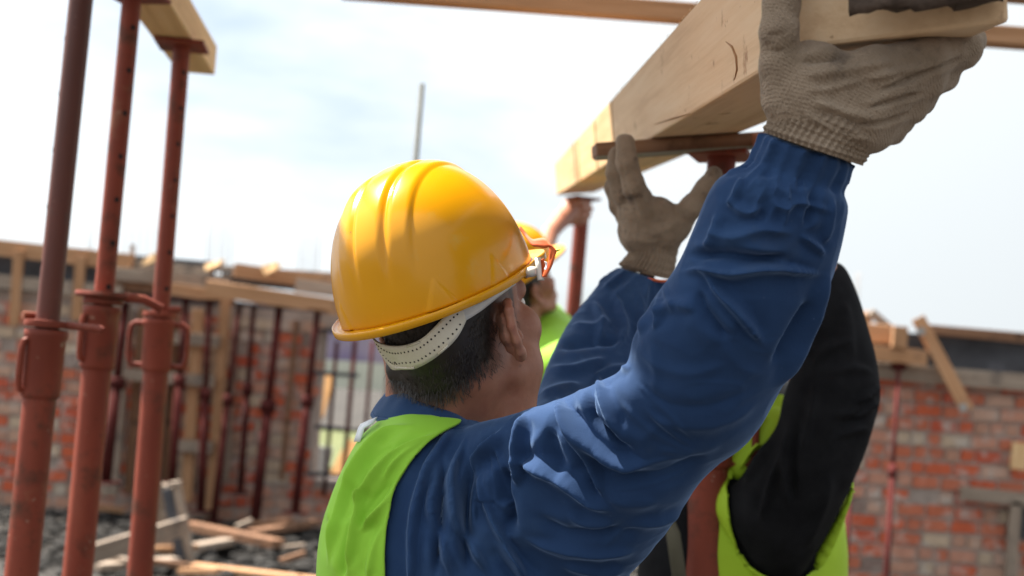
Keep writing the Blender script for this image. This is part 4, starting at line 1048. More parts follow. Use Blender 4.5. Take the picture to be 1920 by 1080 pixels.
# body inside the clothes: one continuous skin surface with the head
nb = P(826, 812, 1.52)
skin = xform(head_prims() + ear_prims(1) + ear_prims(-1), KM, KO)
neck_top = KM @ np.array([0, -.022, -.085]) + KO
skin += [ball(P(968, 682, 1.505), .030), cone(P(962, 695, 1.505), P(948, 775, 1.505), .031, .036), cone(P(772, 690, 1.50), P(778, 775, 1.525), .030, .036), cone(neck_top, nb, .056, .064), cone(neck_top + np.array([0, .015, -.01]), nb + np.array([.01, .02, -.03]), .05, .06)]
v, f = body_mesh(skin, .0024, .014)
body_v, body_f = v, f
mb = MB(); mb.add(v, f)
cxy = P(890, 1080, 1.48)
sr, sl = P(985, 925, 1.43), P(945, 870, 1.62); er, wr = P(1312, 745, 1.26), P(1505, 320, 1.18)
hipc = np.array([cxy[0], 1.52, .95])
hr, hl = hipc + YB @ np.array([.09, 0, 0]), hipc + YB @ np.array([-.09, 0, 0])
under_b = [cone(nb, np.array([cxy[0], 1.51, 1.05]), .06, .10), cone(sr, sl, .06), cone(hr, hl, .11)] + chain([sr, P(1190, 835, 1.33), er, P(1405, 560, 1.215), wr], [.04, .04, .036, .033, .028]) + chain([sl, P(1020, 815, 1.72), P(1071, 768, 1.8), P(1132, 668, 1.92), P(1175, 574, 2.01), P(1210, 530, 2.045)], [.034, .028, .026, .023, .021, .02])
for hp, s in ((hr, 1), (hl, -1)):
    kn = hp + np.array([0, .03, -.44]) + YB @ np.array([s * .02, .02, 0]); an = np.array([kn[0], kn[1] - .03, .09])
    under_b += chain([hp, kn, an], [.085, .055, .04]) + [cone(an, an + YB @ np.array([0, .12, -.05]), .035, .025)]
v2, f2 = body_mesh(under_b, .012, .03); mb.add(v2, f2)
kl_ = (np.array(mb.v) - KO) @ KM
bo = mb.build('body', M['skin'], w1, smooth=True)
def hair_amount(k):
    x, y, z = k[:, 0], k[:, 1], k[:, 2]; ax = np.abs(x)
    line = -.086 - .034 * smoothstep(-.045, -.088, y)                # hair line at the nape, rising at the sides
    side_lim = smoothstep(.026, .012, y + (z + .02) * .12) * (1 - smoothstep(-.04, -.07, z) * smoothstep(-.03, -.005, y))
    a = smoothstep(-.020, .022, z - line) * side_lim
    ear_gap = np.exp(-(((y + .008) / .022) ** 2 + ((z + .062) / .036) ** 2)) * (ax > .05)
    return a * (1 - np.clip(ear_gap * 1.8, 0, 1)) * (ax < .0765)
sa = hair_amount(kl_); sa[np.linalg.norm(kl_, axis=1) > .2] = 0
sa = np.clip(sa * 1.15 + vnoise(kl_, 130, 3) * .18 * (sa > .02) * (sa < .8), 0, 1)
bo.data.attributes.new('stubble', 'FLOAT', 'POINT').data.foreach_set('value', sa)
eye_parts(KM, KO, w1)
head_tree = bvh(body_v, body_f)
link('jacket', new_mesh('jacket', VJ, FJ), M['blue_cloth'], w1)
# trousers and boots
leg = [cone(hr, hl, .13)]
for hp, s in ((hr, 1), (hl, -1)):
    kn = hp + np.array([0, .03, -.44]) + YB @ np.array([s * .02, .02, 0]); an = np.array([kn[0], kn[1] - .03, .10])
    leg += chain([hp, kn, an], [.105, .08, .075])
    bt = body_mesh([cone(an + np.array([0, 0, .06]), an - np.array([0, 0, .05]), .055, .05), cone(an - np.array([0, 0, .05]), an + YB @ np.array([0, .17, -.055]), .05, .045)], .008, .02)
    link('boot', new_mesh('boot', *bt), M['boot_leather'], w1)
v, f = body_mesh(leg, .011, .03); v = v + vnormals(v, f) * (vnoise(v, 14, 3) * .008)[:, None]
link('trousers', new_mesh('trousers', v, f), M['blue_cloth'], w1)

# hair: a close cap plus many short strands
kl = (body_v - KO) @ KM
nh = vnormals(body_v, body_f)
ha = hair_amount(kl)
keep = ha > .86
fk = [q for q in body_f if all(keep[i] for i in q)]
used = sorted({i for q in fk for i in q}); mp_ = {a: b for b, a in enumerate(used)}
hv = body_v[used] + nh[used] * (.0008 + .0025 * np.clip(ha[used] - .86, 0, 1)[:, None] * 7)
hair = link('hair', new_mesh('hair', hv, [tuple(mp_[i] for i in q) for q in fk]), M['hair'], w1)
cand = np.where((ha > .04) & (kl[:, 2] < .03) & (kl[:, 1] < .04))[0]
SV, SF = [], []
down = KM @ np.array([0, 0, -1.0])
cand = cand[~inpoly(proj(body_v[cand]), [(690, 625), (745, 640), (800, 630), (850, 570), (890, 580), (870, 640), (800, 692), (735, 704), (700, 670)])]
pick = RNG.choice(cand, 8000)
for i in pick:
    if RNG.random() > ha[i] * 1.1 + .02 or (abs(kl[i, 0]) > .066 and -.05 < kl[i, 1] < .03): continue
    nn_ = nh[i]; t = down - nn_ * (down @ nn_) + RNG.normal(size=3) * .35 + (KM @ np.array([0, -.5, 0])); t -= nn_ * (t @ nn_); t /= np.linalg.norm(t) + 1e-9
    b = np.cross(nn_, t); l = RNG.uniform(.007, .015) * (.55 + .45 * ha[i]); p = body_v[i] + RNG.normal(size=3) * .0012; w_ = .00028
    q0, q1, q2 = p - nn_ * .001, p + t * l * .5 + nn_ * (.0028 + RNG.random() * .0018), p + t * l + nn_ * (.003 + RNG.random() * .003)
    k = len(SV); SV += [q0 - b * w_, q0 + b * w_, q1 + b * w_, q1 - b * w_, q2]; SF += [(k, k + 1, k + 2, k + 3), (k + 3, k + 2, k + 4)]
so = link('hair_strands', new_mesh('hair_strands', SV, SF), M['hair'], hair); so['kind'] = 'stuff'

# green vest
vest_poly = [(700, 775), (760, 785), (866, 796), (861, 804), (832, 819), (793, 849), (764, 884), (749, 908), (739, 946), (731, 985), (727, 1030), (727, 1085), (728, 1180), (735, 1300), (760, 1620), (480, 1640), (480, 900), (600, 820)]
vp = proj(V0); vdir = (V0 - CAM); vdir /= np.linalg.norm(vdir, axis=1, keepdims=True); facing = -(N0j * vdir).sum(1)
dr = np.min([seg_dist(vp, [((s[0] + s[2]) / 2, (s[1] + s[3]) / 2) for s in A])[0] for A in (arm_r[2:], arm_l[1:])], axis=0)
armish = np.zeros(len(V0), bool)
for A, lo in ((arm_r, 2), (arm_l, 1)):
    S = spline(A, 6)
    for s in S[lo * 6:]:
        c = P((s[0] + s[2]) / 2, (s[1] + s[3]) / 2, s[4]); r = max(np.linalg.norm(P(s[0], s[1], s[4]) - P(s[2], s[3], s[4])) / 2, s[5]) * 1.12
        armish |= ((V0 - c) ** 2).sum(1) < r * r
bdir = (V0 - np.array([cxy[0], 1.5, 0])) @ YB
front = (vp[:, 0] < 1120) & (facing < .02) & ~armish & (np.abs(bdir[:, 0]) < .2) & (V0[:, 2] < nb[2] - .02)
inv = (inpoly(vp, vest_poly) & (facing > -.35) & (vp[:, 0] < 875)) | front
inv &= V0[:, 2] > .86
fk = [q for q in FJ if all(inv[i] for i in q)]
# keep the largest connected piece
used = sorted({i for q in fk for i in q}); mp_ = {a: b for b, a in enumerate(used)}
fv = [tuple(mp_[i] for i in q) for q in fk]; vv = V0[used]; vn_ = N0j[used]
# pull the cut edge onto the arm hole line
e = np.array([(q[i], q[(i + 1) % 4]) for q in fv for i in range(4)]); es = np.sort(e, 1); uq, ct = np.unique(es, axis=0, return_counts=True); bd = np.unique(uq[ct == 1])
pv = proj(vv); hole_line = smooth_line(vest_poly[2:13], 10)
for i in bd:
    if 690 < pv[i, 0] < 880 and pv[i, 1] < 1220:
        d = hole_line - pv[i]; j = (d ** 2).sum(1).argmin()
        if (d[j] ** 2).sum() < 22 ** 2:
            dep = (vv[i] - CAM) @ FWD; vv[i] = P(hole_line[j, 0], hole_line[j, 1], dep)
def smooth_rim(v, faces, it):
    e = np.array([(q[i], q[(i + 1) % len(q)]) for q in faces for i in range(len(q))]); uq, ct = np.unique(np.sort(e, 1), axis=0, return_counts=True); b = uq[ct == 1]
    cnt = np.zeros(len(v)); np.add.at(cnt, b.ravel(), 1); m = cnt > 0; v = v.copy()
    for _ in range(it):
        s = np.zeros_like(v); np.add.at(s, b[:, 0], v[b[:, 1]]); np.add.at(s, b[:, 1], v[b[:, 0]])
        v[m] = v[m] * .5 + s[m] / cnt[m][:, None] * .5
    return v
vv = smooth_rim(vv, fv, 25)
vfolds = [
 ([(775, 798), (730, 808), (700, 835), (669, 880), (642, 935), (626, 1000), (618, 1060)], 8, 8, .2), ([(826, 812), (758, 838), (724, 868), (690, 915), (664, 960)], 6, 7, -.2), ([(850, 812), (800, 826), (752, 858), (716, 905)], 6, 7, .2),
 ([(800, 850), (752, 885), (716, 925), (680, 975)], 9, -9, 0), ([(790, 868), (745, 915), (708, 960), (672, 1000)], 7, 8, 0), ([(690, 900), (676, 950), (665, 1000), (655, 1070)], 7, 7, .2), ([(664, 960), (650, 1020), (640, 1090)], 9, -6, 0),
 ([(720, 980), (700, 1030), (690, 1090)], 9, 5, 0), ([(640, 870), (622, 930), (612, 990)], 8, 5, 0), ([(735, 830), (700, 870), (670, 930)], 10, -6, 0), ([(740, 950), (722, 1000), (716, 1070)], 8, 5, 0),
]
vv2 = vv + vn_ * .0075
vf = fold(vv2, vn_, vfolds, amp=2.1); vh = ((vf - vv2) * vn_).sum(1) * smoothstep(4, 46, seg_dist(proj(vv2), hole_line)[0]); vv2 = vv2 + vn_ * np.maximum(vh, -.0050)[:, None]
vv2 = vv2 + vn_ * (vnoise(vv2, 15, 9) * .0016)[:, None]
vest = link('vest', new_mesh('vest', vv2, fv), M['green_vest'], w1)
md = vest.modifiers.new('s', 'SOLIDIFY'); md.thickness = .003; md.offset = -1
def edge_line(line, v, lift):
    """a bound edge lying on a garment: the line's pixels at the depth of the nearest part of its rim"""
    pv_ = proj(v); out = []
    for x, y in line:
        d2 = ((pv_ - [x, y]) ** 2).sum(1); k = np.argsort(d2)[:6]; dep = ((v[k] - CAM) @ FWD).min()
        out.append((x, y, dep))
    o = np.array(out)
    for _ in range(20): o[1:-1, 2] = (o[:-2, 2] + 2 * o[1:-1, 2] + o[2:, 2]) / 4
    return [P(x, y, d - lift) for x, y, d in o]
pts = edge_line(smooth_line(vest_poly[3:12], 8), vv2, .0005)[7:]
MB().tube(pts, .0040, 8).build('vest_piping', M['yellow_piping'], w1, smooth=True)

# collar
bot = [(703, 770, 1.56), (704, 784, 1.50), (735, 789, 1.452), (780, 794, 1.425), (830, 803, 1.412), (868, 806, 1.415), (900, 800, 1.435), (935, 782, 1.52), (925, 765, 1.60), (850, 752, 1.64), (755, 752, 1.62)]
topc = [(738, 732, 1.565), (739, 724, 1.520), (762, 727, 1.478), (800, 740, 1.455), (840, 762, 1.445), (874, 786, 1.447), (892, 795, 1.47), (905, 775, 1.53), (892, 752, 1.58), (835, 735, 1.60), (768, 730, 1.595)]
def ringed(L_): return spline([L_[-1]] + L_ + [L_[0], L_[1]], 8)[8:-8]
b_, t_ = ringed(bot), ringed(topc)
rows = []
for q in np.linspace(0, 1, 9):
    rr_ = b_ * (1 - q) + t_ * q
    row_ = np.array([P(*r) for r in rr_]); c = row_.mean(0); o_ = row_ - c; o_[:, 2] = 0; o_ /= np.linalg.norm(o_, axis=1, keepdims=True)
    rows.append(row_ + o_ * (.004 * math.sin(q * PI)))
inner = [np.array([P(*r) for r in t_])]
c = inner[0].mean(0)
for q in (.93, .9): inner.append(c + (inner[0] - c) * q - np.array([0, 0, (1 - q) * .4]))
v, f = ribbon(rows + inner[1:], .003)
v = v + vnormals(v, f) * (vnoise(v, 40, 4) * .0018)[:, None]
col_o = link('collar', new_mesh('collar', v, f), M['blue_cloth'], w1)
edge = [P(*r) + (ray(r[0], r[1]) * -.001) for r in b_[4:60]]
MB().tube(edge, .0026, 8).build('collar_edge', M['blue_cloth'], w1, smooth=True)
# white tape loop at the vest neck
tp = [(708, 782), (690, 789), (677, 795), (672, 803), (668, 815), (664, 828)]
tq = [(700, 793), (690, 799), (683, 803), (681, 811), (678, 820), (675, 829)]
ra = [P(x, y, 1.462) for x, y in tp]; rb_ = [P(x, y, 1.45) for x, y in tq]
v, f = ribbon([ra, [(a + b) / 2 + np.array([0, -.001, .0005]) for a, b in zip(ra, rb_)], rb_], .0012)
link('vest_tape', new_mesh('vest_tape', v, f), M['white_tape'], w1)

# hat harness seen below the rim, lying on the hair
up_l = [(700, 634), (705, 640), (721, 647), (741, 649), (761, 647), (786, 638), (806, 622), (827, 600), (846, 580), (866, 574)]
lo_l = [(708, 648), (713, 662), (729, 684), (738, 694), (752, 692), (776, 692), (800, 681), (828, 662), (858, 633), (874, 600)]
ul, ll = spline(up_l, 8), spline(lo_l, 8)
rows = [[hit(head_tree, *(u * (1 - q) + l * q), off=.0165, default=1.42) for u, l in zip(ul, ll)] for q in np.linspace(0, 1, 7)]
rows = np.array(rows)
xs_ = ul[:, 0] * .5 + ll[:, 0] * .5; k0 = int(np.argmax(xs_ > 742))
for a in range(rows.shape[0]):
    dref = (rows[a, k0] - CAM) @ FWD
    for c in range(k0):
        u = ul[c] * (1 - a / 6) + ll[c] * (a / 6); rows[a, c] = P(u[0], u[1], dref + (xs_[k0] - xs_[c]) * .0007 + (xs_[k0] - xs_[c]) ** 2 * .000008)
for _ in range(12): rows[:, 1:-1] = (rows[:, :-2] + 2 * rows[:, 1:-1] + rows[:, 2:]) / 4
v, f = ribbon(rows, .0022)
strap = link('nape_strap', new_mesh('nape_strap', v, f), M['white_plastic'], hat)
st = bvh(v, f)
mb = MB()
for q in (.30, .74):
    for t in np.linspace(.10, .93, 25):
        i = t * (len(ul) - 1); a = ul[int(i)] * (1 - i % 1) + ul[min(int(i) + 1, len(ul) - 1)] * (i % 1); b = ll[int(i)] * (1 - i % 1) + ll[min(int(i) + 1, len(ul) - 1)] * (i % 1)
        x, y = a * (1 - q) + b * q
        p = hit(st, x, y, .0004, 1.41); r_ = ray(x, y); r_ = r_ / np.linalg.norm(r_)
        mb.tube([p + r_ * .001, p], .0011, 8)
ho = mb.build('strap_hole', M['dark_hole'], strap); ho['kind'] = 'stuff'
mb = MB()
for pts_, rr in (([(742, 690), (760, 690), (776, 690)], .0014), ([(822, 664), (832, 655), (840, 647)], .0014), ([(763, 650), (775, 646), (787, 641)], .0012)):
    MB().tube([hit(st, x, y, .001, 1.41) for x, y in pts_], rr, 6).build('strap_lug', M['white_plastic'], strap, smooth=True)
ul, ll = spline([(848, 574), (885, 572), (915, 558), (942, 541), (965, 525)], 6), spline([(868, 604), (888, 592), (908, 578), (935, 556), (966, 533)], 6)
rows = np.array([[hit(head_tree, *(u * (1 - q) + l * q), off=.008, default=1.43) for u, l in zip(ul, ll)] for q in np.linspace(0, 1, 4)])
for _ in range(8): rows[:, 1:-1] = (rows[:, :-2] + 2 * rows[:, 1:-1] + rows[:, 2:]) / 4
v, f = ribbon(rows, .002); link('side_strap', new_mesh('side_strap', v, f), M['clear_plastic'], hat)
# orange ribbon and clip at the front of the hat
dF = 1.475
def strip(name, a_, b_, da, db, m, th=.0012):
    A, B = spline([(*p, d) for p, d in zip(a_, da)], 6), spline([(*p, d) for p, d in zip(b_, db)], 6)
    rows = [[P(*(u * (1 - q) + w * q)) for u, w in zip(A, B)] for q in (0, .33, .66, 1)]
    v, f = ribbon(rows, th); return link(name, new_mesh(name, v, f), M[m], hat)
strip('ribbon', [(975, 424), (986, 436), (998, 448), (1010, 447), (1020, 446), (1027, 452), (1030, 470), (1028, 490), (1022, 505), (1017, 519)],
      [(974, 428), (985, 444), (997, 460), (1010, 463), (1022, 465), (1034, 462), (1043, 470), (1040, 480), (1035, 498), (1024, 519)], [1.475, 1.468, 1.455, 1.45, 1.445, 1.44, 1.435, 1.438, 1.44, 1.44], [1.47, 1.463, 1.45, 1.445, 1.44, 1.433, 1.43, 1.43, 1.433, 1.438], 'orange_ribbon')
strip('ribbon_tail', [(1013, 488), (1014, 500), (1014, 512), (1016, 520)], [(1020, 484), (1022, 497), (1024, 510), (1025, 519)], [1.452] * 4, [1.448] * 4, 'orange_ribbon')
strip('ribbon_print', [(1021, 490), (1023, 498), (1020, 505)], [(1026, 492), (1026, 500), (1024, 506)], [1.4365] * 3, [1.4335] * 3, 'white_tape', .0006)
MB().tube([P(1042, 470, 1.432), P(1046, 469, 1.432), P(1050, 468, 1.434)], [.0016, .0013, .0008], 8).build('ribbon_pin', M['yellow_piping'], hat, smooth=True)
MB().tube([P(1008, 484, 1.45), P(1010, 500, 1.447), P(1012, 524, 1.445), P(1019, 521, 1.445)], [.0035, .0032, .003, .003], 8).build('clip', M['clear_plastic'], hat, smooth=True)
MB().tube([P(986, 512, 1.452), P(998, 509, 1.447), P(1006, 508, 1.447)], [.0055, .0062, .005], 12).build('toggle', M['clear_plastic'], hat, smooth=True)
MB().tube([P(978, 506, 1.462), P(988, 513, 1.452), P(984, 520, 1.455)], [.003, .0035, .003], 8).build('toggle_lug', M['yellow_plastic'], hat, smooth=True)

# ------------------------------------------------------------------ gloves
def rib_cuff(stations, nr, parent, name='glove_cuff'):
    def d(t, ph): return .030 * np.sin(ph * nr + t * 2) + .012 * np.sin(t * 40)
    v, f = loft(stations, 320, 14, disp=d, caps=False); return link(name, new_mesh(name, v, f), M['glove_knit'], parent)
# near hand: back of the hand towards us, fingers curled away under the beam, thumb up its left side
g = []
dk = 1.15
g += chain([P(1535, 232, 1.165), P(1530, 205, 1.158), P(1520, 160, 1.15)], [.030, .040, .040])
g += chain([P(1580, 248, 1.165), P(1598, 225, 1.158), P(1605, 190, 1.15)], [.026, .034, .036])
g += chain([P(1482, 215, 1.16), P(1475, 180, 1.148), P(1463, 120, 1.135), P(1461, 60, 1.125), P(1466, 5, 1.125), P(1474, -55, 1.13)], [.018, .0215, .0175, .0165, .0155, .0135])
g += chain([P(1535, 155, 1.135), P(1640, 128, 1.125), P(1735, 110, 1.135), P(1805, 92, 1.165), P(1822, 75, 1.20)], [.021, .0195, .0185, .0165, .014])
g += chain([P(1570, 190, 1.140), P(1660, 168, 1.135), P(1730, 152, 1.148), P(1762, 138, 1.178), P(1760, 110, 1.215)], [.021, .0195, .0185, .0165, .014])
g += chain([P(1590, 220, 1.150), P(1650, 207, 1.147), P(1700, 194, 1.16), P(1722, 182, 1.188), P(1722, 150, 1.22)], [.021, .019, .0175, .0155, .0135])
g += chain([P(1600, 252, 1.158), P(1640, 246, 1.157), P(1668, 236, 1.168), P(1684, 222, 1.19), P(1686, 190, 1.22)], [.019, .0165, .0155, .0135, .0125])
g = [p + (.012,) for p in g[:4]] + [p + (.008,) for p in g[4:]]
v, f = body_mesh(g, .0022, .008)
nn_ = vnormals(v, f)
gf = [([(1640, 175), (1700, 150), (1765, 125), (1815, 105)], 5, -6, 0), ([(1620, 205), (1680, 188), (1735, 172)], 5, -5, 0), ([(1600, 235), (1660, 228), (1710, 208)], 5, -5, 0),
      ([(1500, 118), (1530, 112), (1580, 108)], 8, -6, 0), ([(1490, 135), (1530, 140), (1600, 128), (1690, 112)], 7, 3, 0), ([(1500, 205), (1560, 240), (1640, 265)], 8, 4, 0), ([(1480, 225), (1540, 258), (1620, 285)], 7, -4, 0),
      ([(1530, 190), (1590, 212), (1650, 222)], 8, 3.5, 0), ([(1620, 150), (1680, 135), (1740, 122)], 6, 3, 0), ([(1440, 92), (1455, 96), (1475, 92)], 4, -2.5, 0), ([(1432, 60), (1450, 66), (1475, 60)], 4, -2, 0), ([(1510, 170), (1560, 165), (1620, 150)], 7, 2.5, 0)]
v = fold(v, nn_, gf, amp=1.7); nn_ = vnormals(v, f); v = v + nn_ * (vnoise(v, 60, 2) * .0013 + vnoise(v, 150, 3) * .0006)[:, None]
v = relax(v, f, 1, .3)
gl = link('glove', new_mesh('glove', v, f), M['glove_knit'], w1)
rib_cuff([(1458, 168, 1668, 258, 1.158, .040), (1452, 182, 1660, 268, 1.16, .044), (1450, 196, 1646, 277, 1.163, .0455), (1447, 212, 1634, 286, 1.165, .0455), (1442, 226, 1626, 293, 1.167, .046), (1434, 240, 1622, 301, 1.168, .048), (1436, 250, 1614, 310, 1.17, .0465)], 46, gl)
# far hand: back of the hand, fingers up against the packing board, thumb out to the right
g = []
g += chain([P(1212, 452, 2.045), P(1205, 435, 2.04), P(1198, 400, 2.03)], [.031, .037, .034])
g += chain([P(1232, 450, 2.045), P(1240, 425, 2.035), P(1236, 400, 2.02)], [.028, .033, .026])
g += chain([P(1248, 445, 2.035), P(1268, 420, 2.02), P(1296, 388, 2.00), P(1322, 356, 1.99), P(1340, 328, 1.985)], [.024, .023, .0165, .0155, .0135])
fl = chain([P(1212, 392, 2.015), P(1189, 350, 1.99), P(1176, 305, 1.985), P(1172, 268, 2.0)], [.0195, .0175, .0165, .0150])
fl += chain([P(1186, 396, 2.035), P(1165, 362, 2.02), P(1154, 325, 2.02), P(1156, 290, 2.03)], [.018, .0165, .015, .0135])
fl += chain([P(1178, 412, 2.055), P(1160, 385, 2.055), P(1150, 352, 2.06), P(1152, 325, 2.07)], [.017, .0145, .0135, .012])
fl += chain([P(1180, 425, 2.07), P(1168, 402, 2.08), P(1160, 378, 2.09)], [.016, .013, .0115])
g = [p + (.012,) for p in g] + [p + (.006,) for p in fl]
v, f = body_mesh(g, .0026, .01)
nn_ = vnormals(v, f)
gf = [([(1196, 420), (1190, 390), (1172, 340), (1165, 290)], 4, -2.5, 0), ([(1215, 440), (1250, 430), (1280, 410)], 7, 2, 0), ([(1175, 440), (1200, 450), (1240, 455)], 6, 2, 0), ([(1175, 345), (1188, 342), (1200, 338)], 4, -1.5, 0)]
v = fold(v, nn_, gf); nn_ = vnormals(v, f); v = v + nn_ * (vnoise(v, 60, 2) * .0012 + vnoise(v, 150, 3) * .0006)[:, None]
gl2 = link('glove', new_mesh('glove', v, f), M['glove_knit'], w1)
rib_cuff([(1172, 420, 1282, 440, 2.04, .038), (1175, 438, 1276, 455, 2.045, .038), (1180, 455, 1270, 472, 2.05, .037), (1180, 470, 1267, 488, 2.05, .037), (1172, 483, 1265, 503, 2.05, .040), (1162, 495, 1262, 517, 2.05, .043), (1170, 505, 1259, 525, 2.05, .040)], 40, gl2)
MB().tube([P(1215, 523, 2.008), P(1238, 527, 2.006), P(1251, 527, 2.012)], .0022, 8).build('cuff_stitching', M['orange_ribbon'], gl2, smooth=True)

def hand_prims(w, d, a, s=1):
    """a relaxed open hand: wrist, direction of the fingers, direction across the palm towards the thumb"""
    d = np.array(d, float); d /= np.linalg.norm(d); a = np.array(a, float); a -= d * (a @ d); a /= np.linalg.norm(a); n = np.cross(d, a) * s
    pr = [cone(w, w + d * .045 + a * .016, .026, .024), cone(w, w + d * .05 - a * .02, .024, .021), cone(w + d * .04 + a * .02, w + d * .08 + a * .026, .018, .015), cone(w + d * .04 - a * .02, w + d * .075 - a * .026, .017, .014)]
    fing = []
    for k, (o, l) in enumerate(((.030, .070), (.010, .080), (-.011, .074), (-.031, .058))):
        b = w + d * (.084 - .004 * k) + a * o
        fing += chain([b, b + d * l * .45 + n * .006 + a * o * .1, b + d * l * .75 + n * .018 + a * o * .15, b + d * l * .92 + n * .032 + a * o * .15], [.0105, .0098, .009, .0078])
    t = w + d * .022 + a * .026
    fing += chain([t, t + d * .028 + a * .026 + n * .006, t + d * .055 + a * .038 + n * .014], [.015, .0125, .0105])
    return [p + (.010,) for p in pr] + [p + (.004,) for p in fing]

# ------------------------------------------------------------------ the far worker with the bare hand
def other(o_head, Mh, yaw, label, height_feet=0.0):
    r = empty('person', (o_head[0], o_head[1], height_feet), label, 'person'); return r
K2 = euler_frame(50, 32, 2); O2 = P(970, 519, 3.85)
w2 = other(O2, K2, 40, 'far worker in a bright green vest gripping the far prop with a bare raised hand')
Y2 = euler_frame(40, 0, 0)
nk = O2 + np.array([0, .0, -.22]); hip2 = np.array([nk[0], nk[1] - .02, .98])
s2r, s2l = nk + Y2 @ np.array([.19, 0, -.06]), nk + Y2 @ np.array([-.19, 0, -.06])
wr2, el2 = P(1030, 440, 4.75), P(990, 540, 4.4)
hp = chain([P(1030, 438, 4.75), P(1052, 412, 4.86), P(1066, 398, 4.92)], [.030, .034, .036]) + chain([P(1062, 385, 4.92), P(1085, 378, 4.95), P(1104, 382, 5.0)], [.015, .013, .011]) + chain([P(1070, 398, 4.92), P(1092, 392, 4.96), P(1108, 392, 5.02)], [.015, .014, .012]) + \
     chain([P(1072, 408, 4.93), P(1090, 405, 4.97), P(1104, 404, 5.03)], [.015, .014, .012]) + chain([P(1066, 416, 4.94), P(1086, 416, 4.98), P(1098, 414, 5.03)], [.014, .013, .011]) + chain([P(1054, 398, 4.9), P(1062, 382, 4.93), P(1078, 373, 4.97)], [.016, .014, .012])
prims = xform(head_prims() + ear_prims(1) + ear_prims(-1), K2, O2) + [cone(K2 @ np.array([0, -.02, -.085]) + O2, nk, .058, .066), cone(nk, hip2, .09, .12), cone(s2r, s2l, .07)] + chain([s2r, el2, wr2], [.055, .045, .033]) + [p + (.008,) for p in hp] + \
    chain([s2l, s2l + np.array([.0, .1, -.3]), s2l + np.array([.1, .3, -.35])], [.055, .045, .028]) + hand_prims(s2l + np.array([.108, .32, -.354]), [.3, .9, -.1], [.1, 0, 1])
def lower_body(hipc, Yr, parent, cloth, feet=0.0):
    leg = [cone(hipc + Yr @ np.array([.09, 0, 0]), hipc + Yr @ np.array([-.09, 0, 0]), .14)]
    for s in (1, -1):
        h_ = hipc + Yr @ np.array([s * .1, 0, 0]); kn = h_ + Yr @ np.array([s * .02, .03, -.45]); an = np.array([kn[0], kn[1], feet + .1])
        leg += chain([h_, kn, an], [.11, .085, .075])
        bt = body_mesh([cone(an + np.array([0, 0, .06]), an - np.array([0, 0, .05]), .055, .05), cone(an - np.array([0, 0, .05]), an + Yr @ np.array([0, .17, -.055]), .05, .045)], .012, .02)
        link('boot', new_mesh('boot', *bt), M['boot_leather'], parent)
    v, f = body_mesh(leg, .014, .03); link('trousers', new_mesh('trousers', v, f), M[cloth], parent)
v, f = body_mesh(prims, .006, .014)
link('body', new_mesh('body', v, f), M['skin'], w2)
eye_parts(K2, O2, w2)
kl2 = (v - O2) @ K2; n2 = vnormals(v, f); hk = (hair_amount(kl2) > .4) & (np.linalg.norm(kl2, axis=1) < .2)
fk = [q for q in f if all(hk[i] for i in q)]; used = sorted({i for q in fk for i in q}); mp_ = {a: b for b, a in enumerate(used)}
link('hair', new_mesh('hair', v[used] + n2[used] * .003, [tuple(mp_[i] for i in q) for q in fk]), M['hair'], w2)
tor = [cone(s2r, s2r * .5 + el2 * .5, .11, .09), cone(nk + np.array([0, 0, -.07]), hip2 + np.array([0, 0, -.05]), .13, .16), cone(s2r * .8 + s2l * .2, s2l * .8 + s2r * .2, .085), cone(s2r * .7 + hip2 * .3, hip2, .12, .14), cone(s2l * .7 + hip2 * .3, hip2, .12, .14)]
v, f = body_mesh(tor, .011, .05); v = v + vnormals(v, f) * (vnoise(v, 12, 3) * .008)[:, None]; link('vest', new_mesh('vest', v, f), M['green_vest'], w2)
mid2 = (el2 + wr2) / 2
slv = [cone(nk + np.array([0, 0, -.05]), nk + np.array([0, 0, .012]), .085, .075)] + chain([s2r, el2], [.08, .062]) + chain([s2l, s2l + np.array([.0, .1, -.3]), s2l + np.array([.09, .27, -.345])], [.08, .062, .05])
v, f = body_mesh(slv, .010, .02); link('shirt', new_mesh('shirt', v, f), M['dark_green_cloth'], w2)
lower_body(hip2, Y2, w2, 'dark_cloth')
place_hat(hat2, euler_frame(55, 37, 3), O2 + K2 @ np.array([0, .004, .01]))

# ------------------------------------------------------------------ the black sleeved worker
O3 = P(1405, 610, 2.42); K3 = euler_frame(-20, 15, -4); Y3 = euler_frame(-12, 0, 0)
w3 = other(O3, K3, -12, 'worker in a lime vest and black sleeves behind the raised blue arm')
nk3 = P(1415, 770, 2.40)
t3 = [(1400, 752, 1450, 754, 2.36, .03), (1340, 790, 1478, 792, 2.36, .09), (1270, 850, 1530, 860, 2.35, .12), (1225, 930, 1565, 940, 2.34, .135), (1205, 1010, 1576, 1015, 2.33, .14), (1195, 1090, 1580, 1095, 2.33, .14), (1200, 1300, 1575, 1305, 2.34, .14), (1210, 1480, 1570, 1485, 2.35, .14)]
a3 = [(1330, 930, 1450, 1120, 2.25, .075), (1380, 902, 1500, 1085, 2.20, .083), (1414, 852, 1560, 985, 2.17, .086), (1456, 800, 1608, 885, 2.15, .081), (1470, 745, 1638, 800, 2.14, .075), (1484, 700, 1652, 745, 2.14, .072), (1486, 640, 1643, 668, 2.15, .070), (1492, 590, 1622, 592, 2.16, .064), (1500, 545, 1600, 535, 2.17, .055), (1515, 515, 1580, 498, 2.18, .045), (1535, 500, 1562, 492, 2.18, .02)]
V3, F3 = weld([loft(t3, 64, 8, e=2.3), loft(a3, 72, 10)], .0055)
V3 = relax(V3, F3, 4); N3 = vnormals(V3, F3); V3b, N3b = V3.copy(), N3.copy()
